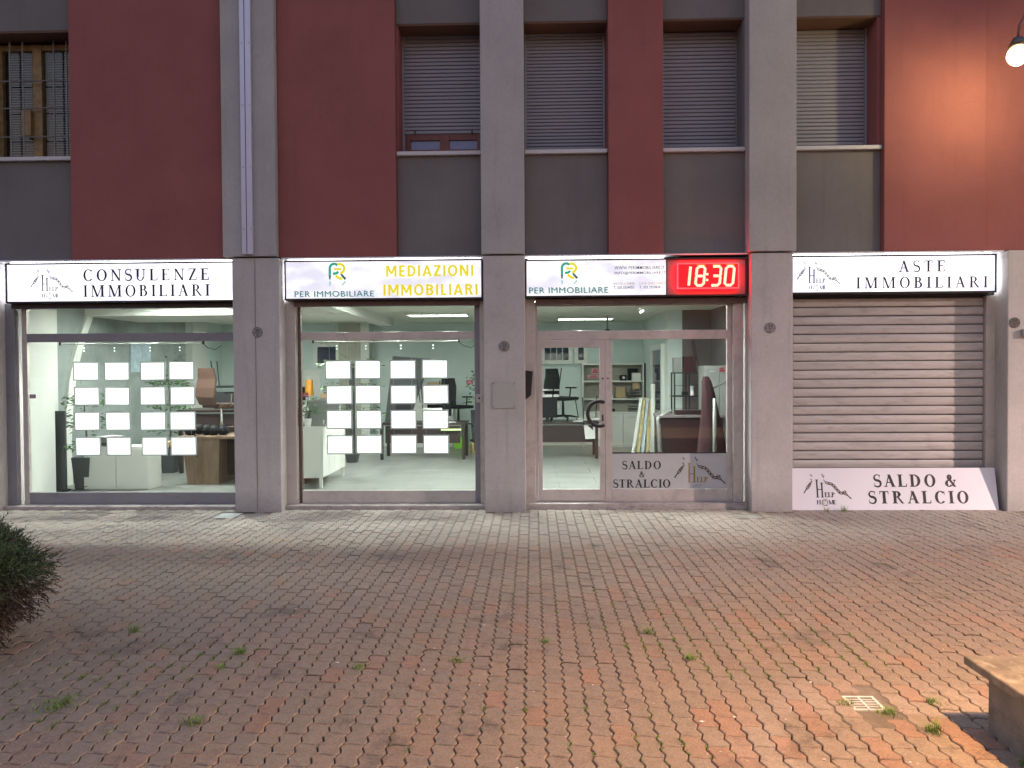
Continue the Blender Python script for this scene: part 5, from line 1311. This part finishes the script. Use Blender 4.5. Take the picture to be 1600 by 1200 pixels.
for k in range(4200):
    if rr.random() < .62: x, y = rr.gauss(1.4, 1.0), rr.gauss(-5.2, 1.0)
    elif rr.random() < .5: x, y = rr.gauss(-2.6, .5), rr.gauss(-5.3, .5)
    else: x, y = rr.uniform(-5, 5), rr.uniform(-7.0, -1.0)
    v_ = math.sin(x * 2.1 + 1.3 * math.sin(y * 1.7)) + math.sin(y * 2.7 + x * 1.1)
    if v_ < .15 or y > -.3 or math.sin(y * 23 + x * 9) + math.sin(y * 41 - x * 31) < .25: continue
    i = round((x - PW / 2) / PW); jx, jy = joint_pt(i, y)
    for q_ in range(2): tuft_geo(ms, rr, 6, .026, .014, (jx + rr.gauss(0, .003), jy + rr.uniform(-.04, .04), -.004), 1.4)
mo = ms.build('joint_grass', 'moss', kind='stuff'); mo['label'] = 'short moss and grass growing in the paver joints'; mo['category'] = 'grass'
lt = MB(); rr = random.Random(77)
for k in range(150):
    x, y = (rr.gauss(.5, 1.4), rr.uniform(-6.6, -4)) if k < 90 else (rr.uniform(-5, 5), rr.uniform(-6.6, -.5))
    s_ = rr.uniform(.002, .0055) * (2.2 if rr.random() < .12 else 1); a = rr.uniform(0, PI)
    if 2.1 < x and y < -5.8: continue
    p = [(x + s_ * math.cos(a + t) * (1.6 if q % 2 else .8), y + s_ * math.sin(a + t), .0035 + rr.uniform(0, .003)) for q, t in enumerate((0, 1.6, 3.1, 4.7))]
    lt.add(p, [(0, 1, 2, 3)])
lo = lt.build('litter', 'petal', kind='stuff'); lo['label'] = 'tiny white petals and crumbs scattered over the pavers'; lo['category'] = 'litter'

# ------------------------------------------------------------------ lamps (sodium orange)
def lamp_light(name, loc, watts, col, parent, rad=.08, spot=None):
    l = bpy.data.lights.new(name, 'SPOT' if spot else 'POINT'); l.energy = watts; l.color = col; l.shadow_soft_size = rad
    if spot: l.spot_size = math.radians(spot); l.spot_blend = 1.0
    o = bpy.data.objects.new(name, l); COL.objects.link(o); o.location = loc; o.parent = parent
SOD = (1.0, .56, .24)
WARM = (1.0, .73, .62)
wlp = thing('wall_lamp', 'glowing orange lamp on a bracket high at the right edge of the facade', 'wall lamp', (5.62, -.90, 5.45))
MB().sphere((0, 0, 0), .115, 20, 12).build('bulb', 'sodium', wlp, smooth=True)
MB().tube([(0, 0, .20), (0, 0, .105)], [.05, .10], 18).build('shade', 'lamp_post', wlp, smooth=True)
MB().tube([(0, 0, .19), (.03, .02, .36), (.22, .22, .56), (.62, .65, .62), (1.02, 1.02, .56)], .014, 10).build('arm', 'arm_red', wlp, smooth=True)
B(.97, 1.07, .99, 1.045, .47, .65).build('wall_bracket', 'arm_red', wlp, bevel=.005)
lamp_light('wall_lamp_light', (0, .0, -.14), LAMP_W[0], (1.0, .84, .40), wlp, .03)
def post_lamp(label, x, y, h, watts, ax, ay, cone, col):
    t = thing('street_lamp', label, 'street lamp', (x, y, 0), group='plaza lamps')
    MB().tube([(0, 0, 0), (0, 0, .5), (0, 0, h + .2), (ax * .3, ay * .3, h + .5), (ax, ay, h + .5)], [.08, .06, .045, .035, .03], 12).build('post', 'lamp_post', t, smooth=True)
    MB().hexa([(ax - .2, ay - .2, h + .36), (ax + .2, ay - .2, h + .36), (ax + .2, ay + .2, h + .36), (ax - .2, ay + .2, h + .36)], [(ax - .12, ay - .12, h + .52), (ax + .12, ay - .12, h + .52), (ax + .12, ay + .12, h + .52), (ax - .12, ay + .12, h + .52)]).build('hood', 'lamp_post', t, bevel=.02)
    B(ax - .15, ax + .15, ay - .15, ay + .15, h + .325, h + .359).build('lens', 'sodium', t, bevel=.01)
    lamp_light('street_lamp_light', (ax, ay, h + .30), watts, col, t, .14, cone)
    return t
post_lamp('short hooded lamp arching over the stone topped bench', 5.2, -7.6, 4.3, LAMP_W[1], -2.35, 0.3, 112, SOD)
post_lamp('tall hooded lamp far right on the plaza', 18.4, -7.6, 5.6, LAMP_W[2], -.6, .4, 172, WARM)
